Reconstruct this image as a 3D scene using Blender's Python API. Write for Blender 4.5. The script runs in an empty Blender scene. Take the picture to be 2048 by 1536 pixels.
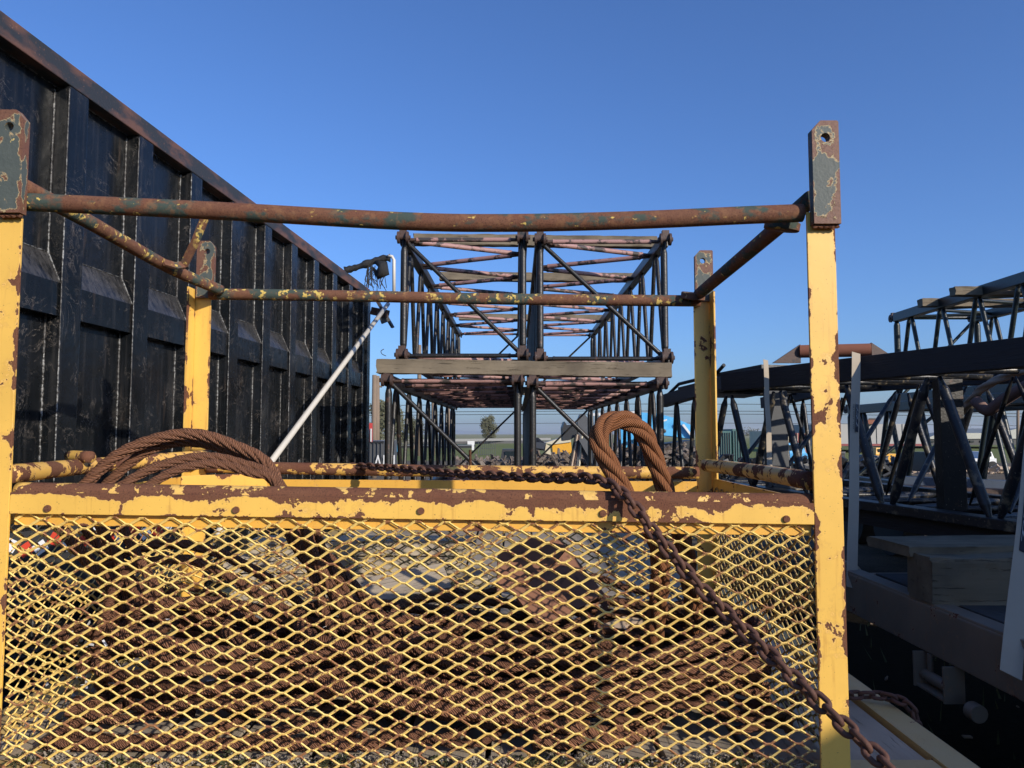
import bpy, bmesh, math, random
from mathutils import Vector, Matrix, Quaternion, geometry
R = math.radians
random.seed(11)
S = bpy.context.scene
COL = S.collection
EYE = 1.75
HAZE = 1.0e-4
# ------------------------------------------------------------------ camera
PITCH = math.atan(100 / 1500)
cam = bpy.data.objects.new('camera', bpy.data.cameras.new('camera'))
COL.objects.link(cam); S.camera = cam
cam.location = (0, 0, EYE); cam.rotation_euler = (math.pi / 2 + PITCH, 0, 0)
cam.data.sensor_width = 36; cam.data.lens = 1500 / 2048 * 36
cam.data.clip_start = 0.02; cam.data.clip_end = 20000
# ------------------------------------------------------------------ sky + sun
SUN_AZ, SUN_EL = 43, 21          # degrees right of straight behind the camera, elevation
w = bpy.data.worlds.new('World'); S.world = w; w.use_nodes = True
wn = w.node_tree.nodes; wl = w.node_tree.links; wn.clear()
sky = wn.new('ShaderNodeTexSky'); sky.sky_type = 'NISHITA'; sky.sun_disc = False
sky.sun_elevation = R(SUN_EL); sky.sun_rotation = R(180 - SUN_AZ)
sky.air_density = 1.0; sky.dust_density = 1.2; sky.ozone_density = 6.0; sky.altitude = 0
bg = wn.new('ShaderNodeBackground'); bg.inputs[1].default_value = 0.130
tint = wn.new('ShaderNodeMix'); tint.data_type = 'RGBA'; tint.blend_type = 'MULTIPLY'; tint.inputs[0].default_value = 1; tint.inputs[7].default_value = (.96, 1.10, 1.38, 1)   # the clear air of the photograph is a deeper blue
wo = wn.new('ShaderNodeOutputWorld')
wl.new(sky.outputs[0], tint.inputs[6]); wl.new(tint.outputs[2], bg.inputs[0]); wl.new(bg.outputs[0], wo.inputs[0])
sun = bpy.data.objects.new('sun', bpy.data.lights.new('sun', 'SUN')); COL.objects.link(sun)
a, e = R(SUN_AZ), R(SUN_EL)
tosun = Vector((math.sin(a) * math.cos(e), -math.cos(a) * math.cos(e), math.sin(e)))
sun.rotation_euler = (-tosun).to_track_quat('-Z', 'Y').to_euler()
sun.data.energy = 5.0; sun.data.angle = R(0.53); sun.data.color = (1.0, 0.90, 0.77)
S.view_settings.view_transform = 'Standard'; S.view_settings.look = 'None'
S.view_settings.exposure = 0.0; S.view_settings.gamma = 1.0
S.view_settings.use_curve_mapping = False

# ------------------------------------------------------------------ helpers: projection of the photograph
def ray(px, py):
    x = (px - 1024) / 1500; y = -(py - 768) / 1500
    return Vector((x, math.cos(PITCH) - y * math.sin(PITCH), math.sin(PITCH) + y * math.cos(PITCH)))
def P(px, py, Y):
    r = ray(px, py); r = r * (Y / r.y); return Vector((r.x, r.y, r.z + EYE))
def PZ(px, py, z):            # z measured from the eye
    r = ray(px, py); r = r * (z / r.z); return Vector((r.x, r.y, r.z + EYE))

# ------------------------------------------------------------------ node helpers
class NT:
    def __init__(s, name):
        s.m = bpy.data.materials.new(name); s.m.use_nodes = True
        s.n = s.m.node_tree.nodes; s.l = s.m.node_tree.links
        s.b = s.n['Principled BSDF']
    def new(s, t, **k):
        x = s.n.new(t)
        for a, v in k.items(): setattr(x, a, v)
        return x
    def put(s, sock, v):
        if v is None: return
        if hasattr(v, 'is_linked'): s.l.new(v, sock)
        else:
            if sock.type == 'RGBA' and len(v) == 3: v = (*v, 1)
            sock.default_value = v
    def math(s, op, a, b=None, c=None):
        x = s.new('ShaderNodeMath', operation=op); s.put(x.inputs[0], a); s.put(x.inputs[1], b)
        if c is not None: s.put(x.inputs[2], c)
        return x.outputs[0]
    def noise(s, scale, detail=4, rough=.55, vec=None, dist=0, out=0):
        x = s.new('ShaderNodeTexNoise'); x.inputs['Scale'].default_value = scale; x.inputs['Detail'].default_value = detail
        x.inputs['Roughness'].default_value = rough; x.inputs['Distortion'].default_value = dist
        s.l.new(vec if vec is not None else s.pos(), x.inputs['Vector']); return x.outputs[out]
    def pos(s):
        if not hasattr(s, '_p'): s._p = s.new('ShaderNodeNewGeometry').outputs['Position']
        return s._p
    def tc(s, k):
        if not hasattr(s, '_t'): s._t = s.new('ShaderNodeTexCoord')
        return s._t.outputs[k]
    def scl(s, v, f, rot=(0, 0, 0)):
        x = s.new('ShaderNodeMapping'); s.l.new(v, x.inputs[0]); x.inputs['Scale'].default_value = f; x.inputs['Rotation'].default_value = rot
        return x.outputs[0]
    def rng(s, v, a, b, c=0., d=1., smooth=False):
        x = s.new('ShaderNodeMapRange'); s.put(x.inputs[0], v)
        for i, q in enumerate((a, b, c, d)): s.put(x.inputs[i + 1], q)
        if smooth: x.interpolation_type = 'SMOOTHSTEP'
        return x.outputs[0]
    def mix(s, f, a, b, t='MIX'):
        x = s.new('ShaderNodeMix', data_type='RGBA', blend_type=t)
        s.put(x.inputs[0], f); s.put(x.inputs[6], a); s.put(x.inputs[7], b); return x.outputs[2]
    def bump(s, h, dist=.002, strength=1, normal=None):
        x = s.new('ShaderNodeBump'); s.put(x.inputs['Height'], h); x.inputs['Distance'].default_value = dist
        x.inputs['Strength'].default_value = strength
        if normal is not None: s.l.new(normal, x.inputs['Normal'])
        return x.outputs[0]
    def fin(s, col, rough=.6, metal=0., normal=None, spec=None):
        s.put(s.b.inputs['Base Color'], col); s.put(s.b.inputs['Roughness'], rough); s.put(s.b.inputs['Metallic'], metal)
        if normal is not None: s.l.new(normal, s.b.inputs['Normal'])
        if spec is not None: s.put(s.b.inputs['Specular IOR Level'], spec)
        return s.m
    def edge(s, width):
        """1 at the edges of a box-shaped part, 0 further inside than width (metres)"""
        g = s.new('ShaderNodeSeparateXYZ'); s.l.new(s.tc('Generated'), g.inputs[0])
        n = s.new('ShaderNodeSeparateXYZ'); s.l.new(s.tc('Normal'), n.inputs[0])
        at = s.new('ShaderNodeAttribute', attribute_type='OBJECT', attribute_name='dims')
        d = s.new('ShaderNodeSeparateXYZ'); s.l.new(at.outputs['Vector'], d.inputs[0])
        res = None
        for i in range(3):
            m = s.math('MINIMUM', g.outputs[i], s.math('SUBTRACT', 1., g.outputs[i]))
            m = s.math('MULTIPLY', m, d.outputs[i])
            fn = s.math('GREATER_THAN', s.math('ABSOLUTE', n.outputs[i]), .6)
            m = s.math('ADD', m, s.math('MULTIPLY', fn, 9.))
            res = m if res is None else s.math('MINIMUM', res, m)
        return s.rng(res, 0., width, 1., 0.)

RUST1, RUST2 = (.115, .052, .032), (.215, .100, .056)
def rust_col(t, f=60):
    c = t.mix(t.noise(f, 6, .7), RUST1, RUST2)
    c = t.mix(t.rng(t.noise(9, 4), .45, .7), c, (.15, .062, .038))
    return t.mix(t.rng(t.noise(260, 2), .5, .75), c, (.07, .030, .022))

def paint(name, base, thr=.62, edge=0., ew=.01, zb=0., scale=7., rough=.42, streak=.5, base2=None, flip=False):
    t = NT(name)
    v = t.math('ADD', t.math('MULTIPLY', t.noise(scale, 9, .62, dist=.3), .8), t.math('MULTIPLY', t.noise(scale * 7, 5, .6), .2))
    if edge:
        v = t.math('ADD', v, t.math('MULTIPLY', t.edge(ew), edge))
    if zb:
        g = t.new('ShaderNodeSeparateXYZ'); t.l.new(t.tc('Generated'), g.inputs[0])
        v = t.math('ADD', v, t.math('MULTIPLY', t.rng(g.outputs[2], .55, 1.), zb))
    mask = t.rng(v, thr, thr + .006)
    rim = t.math('MULTIPLY', t.rng(v, thr - .022, thr - .004), t.math('SUBTRACT', 1., mask))
    b2 = base2 or tuple(c * .86 for c in base)
    col = t.mix(t.rng(t.noise(3.5, 5, .6), .35, .7), base, b2)
    sv = t.scl(t.pos(), (55, 55, 3.2))
    st = t.math('MULTIPLY', t.rng(t.noise(1., 3, .5, vec=sv), .58, .78), t.rng(v, thr - .22, thr))
    col = t.mix(t.math('MULTIPLY', st, streak), col, (.36, .13, .03))
    col = t.mix(t.math('MULTIPLY', t.rng(t.noise(190, 2), .70, .74), .75), col, (.11, .05, .03))
    col = t.mix(t.math('MULTIPLY', t.rng(v, thr - .045, thr), .38), col, (.42, .20, .06))
    col = t.mix(t.math('MULTIPLY', rim, .55), col, tuple(min(1, c * 1.1 + .06) for c in base))
    col = t.mix(mask, col, rust_col(t))
    h = t.math('SUBTRACT', t.math('MULTIPLY', t.noise(55, 5, .6), .25), t.math('MULTIPLY', mask, .8))
    h = t.math('ADD', h, t.math('MULTIPLY', t.math('MULTIPLY', t.noise(420, 3), mask), .5))
    return t.fin(col, t.rng(mask, 0, 1, rough, .92), 0, t.bump(h, .0011), spec=t.rng(mask, 0, 1, .5, .15))

YEL = (.83, .505, .100); YEL2 = (.78, .43, .07)
M = {}
M['post'] = paint('yellow_post_paint', YEL, .588, .095, .012, scale=6.5, streak=.8)
M['beam'] = paint('yellow_beam_paint', YEL, .570, .06, .006, zb=.15, scale=8, streak=1.0)
M['beam_top'] = paint('yellow_beam_top_paint', (.80, .50, .10), .47, .0, scale=14)
M['yellow'] = paint('yellow_frame_paint', YEL2, .62, .07, .008, scale=9)
M['deckyellow'] = paint('faded_yellow_deck_paint', (.50, .37, .17), .64, .03, .006, scale=16, rough=.6, base2=(.46, .32, .11))
M['rail'] = paint('yellow_rail_paint', (.78, .46, .10), .50, 0, scale=13)
M['rail2'] = paint('rusted_front_rail_paint', (.80, .50, .12), .452, 0, scale=15)
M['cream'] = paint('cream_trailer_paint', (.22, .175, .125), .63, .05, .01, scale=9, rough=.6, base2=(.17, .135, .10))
M['blue'] = paint('blue_machine_paint', (.05, .32, .62), .70, 0, scale=2, base2=(.10, .42, .70))
M['orangeyellow'] = paint('yellow_machine_paint', (.75, .38, .03), .68, 0, scale=2)

t = NT('mesh_paint')      # expanded metal
v = t.noise(60, 4, .6)
bnd = t.rng(t.noise(9, 4), .35, .7, .60, .46)
mask = t.rng(v, bnd, t.math('ADD', bnd, .03))
c = t.mix(t.rng(t.noise(14, 3), .4, .65), (.85, .63, .20), (.80, .54, .15))
M['mesh'] = t.fin(t.mix(mask, c, (.30, .14, .06)), t.rng(mask, 0, 1, .4, .9), 0, t.bump(t.noise(300, 3), .0006))
t = NT('mesh_paint_dull')
v = t.noise(70, 4, .6); mask = t.rng(v, .52, .58)
M['mesh2'] = t.fin(t.mix(mask, (.50, .36, .12), (.16, .08, .04)), .7, 0, t.bump(t.noise(300, 3), .0006))

def rustmat(name, teal=.62, yel=.70, sc=9, stretch=(1, 1, 1), tc=(.055, .075, .062), ramp=None):
    t = NT(name)
    vec = t.scl(t.pos(), stretch)
    c = rust_col(t, 90)
    n = t.noise(sc, 6, .6, vec=vec)
    # the paint has stayed on the lower half of the round pipes
    nz = t.new('ShaderNodeSeparateXYZ'); t.l.new(t.tc('Normal'), nz.inputs[0])
    m = t.rng(n, teal, teal + .06)
    c = t.mix(m, c, tc)
    y = t.math('MULTIPLY', t.rng(t.noise(sc * 4.5, 5, .6, vec=vec), yel, yel + .02), t.rng(n, .42, .5))
    c = t.mix(y, c, (.62, .45, .12))
    c = t.mix(t.math('MULTIPLY', t.rng(t.noise(34, 6, .7), .52, .6), .5), c, (.24, .12, .06))
    h = t.math('ADD', t.noise(120, 6, .7), t.math('MULTIPLY', m, .3))
    return t.fin(c, .82, 0, t.bump(h, .0016), spec=.25)
M['pipe'] = rustmat('rusty_pipe', .505, .64, 8, (1, 1, 1.6))
M['pipe2'] = rustmat('rusty_pipe_with_flecks', .50, .575, 9)
M['plate'] = None
t = NT('plate_paint')
ed = t.edge(.016)
v = t.math('ADD', t.noise(13, 8, .6, dist=.4), t.math('MULTIPLY', ed, .14))
mask = t.rng(v, .545, .555); rim = t.math('MULTIPLY', t.rng(v, .515, .54), t.math('SUBTRACT', 1., mask))
c = t.mix(t.noise(30, 4), (.085, .10, .088), (.055, .068, .062))
c = t.mix(rim, c, (.42, .31, .16)); c = t.mix(mask, c, rust_col(t, 80))
c = t.mix(t.rng(t.noise(38, 3), .70, .73), c, (.62, .47, .16))
M['plate'] = t.fin(c, .62, 0, t.bump(t.math('SUBTRACT', t.noise(110, 5), mask), .0012))
t = NT('bare_rust'); M['rust'] = t.fin(rust_col(t, 60), .9, 0, t.bump(t.noise(90, 7, .7), .0018), spec=.15)
t = NT('chain_rust'); c = t.mix(t.noise(40, 5), (.075, .036, .028), (.15, .075, .052))
M['chain'] = t.fin(c, .72, .15, t.bump(t.noise(150, 5, .7), .0012), spec=.3)
t = NT('warm_rust_plate'); c = t.mix(t.noise(18, 6, .65), (.17, .076, .042), (.25, .118, .066)); c = t.mix(t.rng(t.noise(45, 5, .7), .55, .62), c, (.12, .055, .03)); M['plate_rust'] = t.fin(c, .85, 0, t.bump(t.noise(90, 5), .001))
t = NT('smooth_rust_pipe'); c = t.mix(t.noise(7, 5), (.19, .065, .036), (.26, .10, .055)); M['rustpipe'] = t.fin(c, .8, 0, t.bump(t.noise(60, 5), .001))

def ropemat(name, c1, c2):
    t = NT(name)
    uv = t.new('ShaderNodeUVMap', uv_map='rope').outputs[0]
    s_ = t.new('ShaderNodeSeparateXYZ'); t.l.new(uv, s_.inputs[0])
    ph = t.math('ADD', t.math('MULTIPLY', s_.outputs[0], 6.283), t.math('MULTIPLY', s_.outputs[1], 6.283))
    wv = t.math('SINE', ph)
    n = t.noise(40, 5)
    c = t.mix(n, c1, c2)
    c = t.mix(t.math('MULTIPLY', t.rng(wv, -1, .2, 1, 0), .85), c, tuple(q * .22 for q in c1))
    h = t.math('ADD', t.math('MULTIPLY', wv, .5), t.math('MULTIPLY', t.noise(140, 4), .7))
    return t.fin(c, .85, .0, t.bump(h, .0022), spec=.2)
M['rope'] = ropemat('rusty_wire_rope', (.175, .080, .046), (.31, .150, .088))
M['rope_big'] = ropemat('orange_rusty_sling', (.22, .088, .040), (.38, .160, .068))

t = NT('black_container_paint')
c = t.mix(t.rng(t.noise(2.2, 6, .6), .4, .7), (.005, .006, .007), (.011, .013, .016))
sc = t.noise(1., 4, .6, vec=t.scl(t.pos(), (14, 14, 2.0), (0, 0, .2)))
c = t.mix(t.math('MULTIPLY', t.rng(sc, .62, .80), .40), c, (.11, .075, .05))
# scuffs: thin warped lines
wz = t.noise(3.0, 7, .65, dist=1.8); ln = t.math('ABSOLUTE', t.math('SUBTRACT', wz, .5))
scr = t.math('MULTIPLY', t.rng(ln, .0, .006, 1, 0), t.rng(t.noise(5, 4), .50, .60))
wz2 = t.noise(7.0, 6, .7, dist=2.5); ln2 = t.math('ABSOLUTE', t.math('SUBTRACT', wz2, .47))
scr2 = t.math('MULTIPLY', t.rng(ln2, .0, .009, 1, 0), t.rng(t.noise(4, 4, .6), .53, .62))
scr = t.math('MAXIMUM', scr, scr2)
st_ = t.noise(1., 5, .6, vec=t.scl(t.pos(), (22, 22, .9))); c = t.mix(t.math('MULTIPLY', t.rng(st_, .52, .75), .30), c, (.075, .070, .066))
c = t.mix(t.math('MULTIPLY', scr, .7), c, (.22, .19, .16))
nz = t.new('ShaderNodeSeparateXYZ'); t.l.new(t.new('ShaderNodeNewGeometry').outputs['Normal'], nz.inputs[0])
c = t.mix(t.math('MULTIPLY', t.rng(nz.outputs[2], .25, .5), t.rng(t.noise(1., 5, .6, vec=t.scl(t.pos(), (40, 40, 6))), .30, .65)), c, (.085, .080, .075))
spk = t.rng(t.noise(75, 4, .6), .71, .75); c = t.mix(t.math('MULTIPLY', spk, .8), c, (.24, .19, .14))
M['black'] = t.fin(c, t.rng(t.noise(6, 5), .3, .7, .16, .34), 0, t.bump(t.math('ADD', t.noise(5, 3), t.math('MULTIPLY', t.noise(80, 3), .06)), .006), spec=.34)
t = NT('rusty_black_rail')
n = t.noise(1., 6, .6, vec=t.scl(t.pos(), (9, 3, 9))); m = t.math('ADD', n, t.math('MULTIPLY', t.edge(.05), .10))
c = t.mix(t.rng(m, .50, .66), (.028, .030, .033), (.125, .062, .042))
c = t.mix(t.rng(t.noise(70, 4), .64, .70), c, (.18, .09, .06))
M['blackrail'] = t.fin(c, .55, 0, t.bump(t.noise(60, 4), .002))
t = NT('weld_bead'); c = t.mix(t.rng(t.noise(2.5, 5, .7), .42, .58), (.24, .24, .23), (.09, .085, .08)); c = t.mix(t.rng(t.noise(60, 4), .44, .55), c, (.03, .028, .026)); M['weld'] = t.fin(c, .5, .2, t.bump(t.noise(180, 3), .003))
M['weld'] = t.fin(c, .42, .3, t.bump(t.noise(180, 3), .003))

def latmat(name, c1, c2, rustc=(.09, .045, .03), thr=.6, rough=.38):
    t = NT(name)
    c = t.mix(t.noise(5, 5), c1, c2)
    c = t.mix(t.rng(t.noise(11, 6, .65), thr, thr + .1), c, rustc)
    c = t.mix(t.rng(t.noise(60, 4), .68, .72), c, (.30, .26, .2))
    return t.fin(c, rough, 0, t.bump(t.noise(50, 4), .002))
M['lat'] = latmat('black_lattice_paint', (.006, .006, .006), (.020, .019, .017), rough=.42)
M['latblue'] = latmat('dark_blue_green_lattice_paint', (.006, .008, .011), (.018, .020, .024), (.15, .12, .075), .545)
M['latgreen'] = latmat('dark_green_lattice_paint', (.006, .012, .013), (.014, .022, .022), (.10, .08, .06), .66)
M['lug'] = latmat('rusty_lug', (.10, .05, .035), (.04, .03, .026), (.02, .02, .02), .55, .6)
t = NT('pink_primer_tube')
g = t.new('ShaderNodeSeparateXYZ'); t.l.new(t.tc('Generated'), g.inputs[0])
end = t.rng(t.math('MINIMUM', g.outputs[2], t.math('SUBTRACT', 1., g.outputs[2])), .085, .088, 1, 0)
c = t.mix(t.noise(8, 5), (.40, .215, .19), (.27, .16, .145))
c = t.mix(t.rng(t.noise(7, 6, .65), .50, .56), c, (.045, .036, .032)); c = t.mix(end, c, (.07, .042, .032))
M['pink'] = t.fin(c, .6, 0, t.bump(t.noise(60, 4), .0015))
t = NT('brown_boom_beam'); c = t.mix(t.noise(1., 5, vec=t.scl(t.pos(), (6, 6, 40))), (.016, .013, .012), (.034, .025, .021))
M['beambrown'] = t.fin(c, .7, 0, t.bump(t.noise(1., 5, vec=t.scl(t.pos(), (8, 8, 90))), .004))

def wood(name, c1, c2, axis='X', dark=.5, k=1.):
    t = NT(name)
    f = {'X': (1.2, 26, 26), 'Y': (26, 1.2, 26)}[axis]; f = tuple(q * k for q in f)
    v = t.scl(t.tc('Object'), f)
    n = t.noise(1., 8, .65, vec=v, dist=.6)
    n2 = t.noise(3.2, 6, .7, vec=v, dist=.3)
    c = t.mix(n, c1, c2)
    crack = t.rng(n2, .60, .68)
    c = t.mix(t.math('MULTIPLY', crack, dark), c, tuple(q * .18 for q in c1))
    kn = t.new('ShaderNodeTexVoronoi'); kn.inputs['Scale'].default_value = 2.2; t.l.new(t.scl(t.tc('Object'), (1, 2.2, 2.2)), kn.inputs['Vector']); c = t.mix(t.rng(kn.outputs['Distance'], .035, .06, .8, 0), c, tuple(q * .25 for q in c1))
    c = t.mix(t.rng(t.noise(3, 4, vec=t.tc('Object')), .45, .75), c, tuple(q * .8 for q in c2))
    h = t.math('SUBTRACT', t.math('MULTIPLY', n, .6), crack)
    return t.fin(c, .88, 0, t.bump(h, .005), spec=.2)
M['woodX'] = wood('weathered_board', (.25, .205, .14), (.135, .11, .08))
M['woodgrey'] = wood('grey_deck_plank', (.48, .41, .31), (.30, .25, .19))
M['plankpale'] = wood('pale_plank', (.55, .47, .35), (.38, .32, .24))
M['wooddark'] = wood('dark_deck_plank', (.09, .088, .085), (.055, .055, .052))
M['timber'] = wood('rough_timber_block', (.27, .22, .145), (.13, .105, .07), k=.7, dark=.95)

def plain(name, c, rough=.6, metal=0, var=.25, sc=3, spec=None, bump=0):
    t = NT(name); col = t.mix(t.noise(sc, 5), c, tuple(q * (1 - var) for q in c))
    return t.fin(col, rough, metal, t.bump(t.noise(sc * 12, 4), bump) if bump else None, spec)
M['pole'] = plain('cream_pole', (.62, .58, .50), .45, 0, .15, 12)
M['tarp'] = plain('black_tarp', (.018, .017, .017), .5, 0, .4, 20, bump=.01)
M['strap'] = plain('grey_webbing', (.40, .335, .245), .85, 0, .15, 9)
M['ink'] = plain('black_print', (.02, .02, .025), .8)
M['inkwhite'] = plain('pale_print', (.42, .41, .37), .8)
M['white'] = plain('white_paint', (.72, .72, .70), .5)
M['red'] = plain('red_plastic', (.55, .06, .05), .5)
M['tapewhite'] = plain('reflective_white', (.72, .73, .74), .35)
M['tapered'] = plain('reflective_red', (.60, .06, .03), .35)
M['teal'] = plain('teal_paint', (.05, .14, .13), .5)
M['greywall'] = plain('grey_cladding', (.34, .33, .31), .7, 0, .1, .2)
M['roof'] = plain('pale_roof', (.42, .42, .36), .7, 0, .2, .2)
M['glass'] = plain('dark_glass', (.02, .03, .035), .1)
M['rubber'] = plain('black_rubber', (.015, .015, .015), .8)
M['asphalt'] = plain('road_asphalt', (.09, .09, .09), .9)
M['concrete'] = plain('pale_concrete', (.25, .25, .24), .9)
M['darksoot'] = plain('dark_machinery', (.025, .026, .027), .5, 0, .4, 5)
M['steelgrey'] = plain('grey_steel', (.085, .09, .095), .5, 0, .3, 4)
M['bark'] = plain('weathered_pole_wood', (.23, .17, .12), .9, 0, .3, 4)
M['wire'] = plain('cable_black', (.03, .03, .03), .6)
M['scrap'] = latmat('mixed_scrap', (.10, .07, .05), (.22, .19, .16), (.05, .03, .02), .5, .8)
M['tan'] = plain('tan_sheet', (.50, .38, .27), .8)
M['tandark'] = plain('faded_pink_sling', (.26, .16, .13), .8)
M['maroon'] = plain('maroon_paint', (.22, .035, .035), .6)
M['creamwall'] = plain('cream_sheet', (.62, .56, .40), .7)
M['slate'] = plain('slate_blue_paint', (.06, .085, .13), .5)
M['moss'] = plain('moss_and_chaff', (.055, .065, .025), .95, 0, .5, 60)
M['litter'] = plain('pale_litter', (.38, .33, .26), .9, 0, .6, 70)
t = NT('leaf'); c = t.mix(t.noise(1.3, 4), (.050, .058, .030), (.135, .130, .075)); M['leaf'] = t.fin(c, .8)
t = NT('ground_gravel')
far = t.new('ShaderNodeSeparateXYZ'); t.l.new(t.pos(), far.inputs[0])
c = t.mix(t.noise(1.1, 8, .65), (.20, .175, .14), (.10, .085, .065))
c = t.mix(t.rng(t.noise(38, 5, .7), .5, .7), c, (.045, .038, .03))
f_ = t.math('ADD', far.outputs[1], t.math('MULTIPLY', t.noise(.12, 4), 30.))
gr = t.mix(t.noise(.02, 5), (.13, .17, .055), (.21, .21, .10))
c = t.mix(t.rng(f_, 62, 66), c, gr)
c = t.mix(t.rng(far.outputs[1], 110, 400), c, t.mix(t.noise(.006, 4), (.24, .25, .14), (.30, .28, .18)))
nearleaf = t.rng(t.noise(9, 6), .55, .6); c = t.mix(t.math('MULTIPLY', nearleaf, t.rng(f_, 12, 40, .5, 0)), c, (.06, .065, .02))
c = t.mix(t.rng(t.math('ADD', far.outputs[1], t.math('MULTIPLY', t.noise(.5, 4), 4.)), 11, 14, 1, 0), c, t.mix(t.noise(20, 6, .7), (.006, .005, .003), (.020, .016, .010)))  # near soil coloured almost black, painting in the shade between the trailers
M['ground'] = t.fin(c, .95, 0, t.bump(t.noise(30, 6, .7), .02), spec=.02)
M['hill'] = plain('far_hill', (.20, .26, .30), 1, 0, .1, .001)

# ------------------------------------------------------------------ object helpers
WM = {}
def tagset(o, label=None, cat=None, group=None, kind=None):
    if label: o['label'] = label
    if cat: o['category'] = cat
    if group: o['group'] = group
    if kind: o['kind'] = kind
    return o
def thing(name, loc, label, cat, group=None):
    o = bpy.data.objects.new(name, None); COL.objects.link(o); o.location = loc; o.empty_display_size = .1
    WM[o] = Matrix.Translation(Vector(loc)); return tagset(o, label, cat, group)
def link(name, me, parent=None, mw=None, mat=None):
    o = bpy.data.objects.new(name, me); COL.objects.link(o)
    mw = mw or Matrix.Identity(4); WM[o] = mw.copy()
    if parent is not None:
        o.parent = parent; o.matrix_parent_inverse = WM[parent].inverted()
    o.matrix_basis = mw
    if mat and not me.materials: me.materials.append(M[mat])
    return o
class MB:
    def __init__(s): s.v = []; s.f = []; s.uv = None
    def add(s, vs, fs):
        k = len(s.v); s.v += [tuple(q) for q in vs]; s.f += [tuple(i + k for i in f) for f in fs]
    def box(s, c, d, rot=None):
        c = Vector(c); vs = []
        for x in (-.5, .5):
            for y in (-.5, .5):
                for z in (-.5, .5):
                    q = Vector((x * d[0], y * d[1], z * d[2])); q = rot @ q if rot else q; vs.append(c + q)
        s.add(vs, [(0, 1, 3, 2), (4, 6, 7, 5), (0, 4, 5, 1), (2, 3, 7, 6), (0, 2, 6, 4), (1, 5, 7, 3)])
    def beam(s, p0, p1, w_, h, up=Vector((0, 0, 1))):
        p0 = Vector(p0); p1 = Vector(p1); x = (p1 - p0); L = x.length; x.normalize()
        y = up.cross(x).normalized(); z = x.cross(y); rot = Matrix((x, y, z)).transposed()
        s.box((p0 + p1) / 2, (L, w_, h), rot)
    def tube(s, pts, r, n=10, cap=True, closed=False):
        pts = [Vector(p) for p in pts]; N = len(pts); rr = r if isinstance(r, (list, tuple)) else [r] * N
        T = []
        for i in range(N):
            a_ = pts[i - 1] if (i > 0 or closed) else pts[i]; b_ = pts[(i + 1) % N] if (i < N - 1 or closed) else pts[i]
            T.append((b_ - a_).normalized())
        u = T[0].orthogonal().normalized(); vs = []
        for i in range(N):
            u = (u - T[i] * u.dot(T[i])).normalized(); w_ = T[i].cross(u)
            for j in range(n):
                an = 2 * math.pi * j / n; vs.append(pts[i] + (u * math.cos(an) + w_ * math.sin(an)) * rr[i])
        fs = []
        for i in range(N if closed else N - 1):
            for j in range(n):
                k = (i + 1) % N
                fs.append((i * n + j, i * n + (j + 1) % n, k * n + (j + 1) % n, k * n + j))
        if cap and not closed: fs += [tuple(reversed(range(n))), tuple(range((N - 1) * n, N * n))]
        s.add(vs, fs)
    def build(s, name, mat, parent=None, smooth=False, mw=None):
        me = bpy.data.meshes.new(name); me.from_pydata(s.v, [], s.f); me.update()
        if smooth: me.shade_smooth()
        if smooth and smooth != 'all': me.set_sharp_from_angle(angle=R(42))
        return link(name, me, parent, mw, mat)
_box = {}
def bar(name, p0, p1, w_, h, mat, parent=None, up=(0, 0, 1), bevel=.0015):
    """box-shaped part from p0 to p1 (length on local x, w across, h along up)"""
    p0 = Vector(p0); p1 = Vector(p1); x = (p1 - p0); L = x.length; x.normalize()
    y = Vector(up).cross(x).normalized(); z = x.cross(y)
    key = (round(L, 3), round(w_, 4), round(h, 4), mat, bevel)
    if key not in _box:
        bm = bmesh.new(); bmesh.ops.create_cube(bm, size=1); bmesh.ops.scale(bm, verts=bm.verts, vec=(L, w_, h))
        if bevel: bmesh.ops.bevel(bm, geom=list(bm.edges), offset=min(bevel, w_ * .3, h * .3), segments=2, affect='EDGES', profile=.6)
        me = bpy.data.meshes.new(name); bm.to_mesh(me); bm.free(); _box[key] = me; me.materials.append(M[mat])
    mw = Matrix((x, y, z)).transposed().to_4x4(); mw.translation = (p0 + p1) / 2
    o = link(name, _box[key], parent, mw); o['dims'] = (L, w_, h); return o
_tb = {}
def rod(name, p0, p1, r, mat, parent=None, style='plain', n=10):
    """straight tube, sharing one unit mesh per style and material"""
    key = (mat, style, n)
    if key not in _tb:
        prof = {'plain': [(0, 1), (1, 1)],
                'pinch': [(0, .45), (.05, .62), (.10, 1), (.90, 1), (.95, .62), (1, .45)],
                'collar': [(0, .8), (.085, .8), (.085, 1.12), (.10, 1.12), (.10, 1), (.90, 1), (.90, 1.12), (.915, 1.12), (.915, .8), (1, .8)]}[style]
        vs = []; fs = []
        for z, q in prof:
            for j in range(n): an = 2 * math.pi * j / n; vs.append((q * math.cos(an), q * math.sin(an), z))
        for i in range(len(prof) - 1):
            for j in range(n): fs.append((i * n + j, i * n + (j + 1) % n, (i + 1) * n + (j + 1) % n, (i + 1) * n + j))
        fs += [tuple(reversed(range(n))), tuple(range((len(prof) - 1) * n, len(prof) * n))]
        me = bpy.data.meshes.new(name); me.from_pydata(vs, [], fs); me.shade_smooth(); me.set_sharp_from_angle(angle=R(45)); me.materials.append(M[mat]); _tb[key] = me
    p0 = Vector(p0); p1 = Vector(p1); d = p1 - p0
    mw = Matrix.Translation(p0) @ d.to_track_quat('Z', 'Y').to_matrix().to_4x4() @ Matrix.Diagonal((r, r, d.length, 1))
    return link(name, _tb[key], parent, mw)
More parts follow.
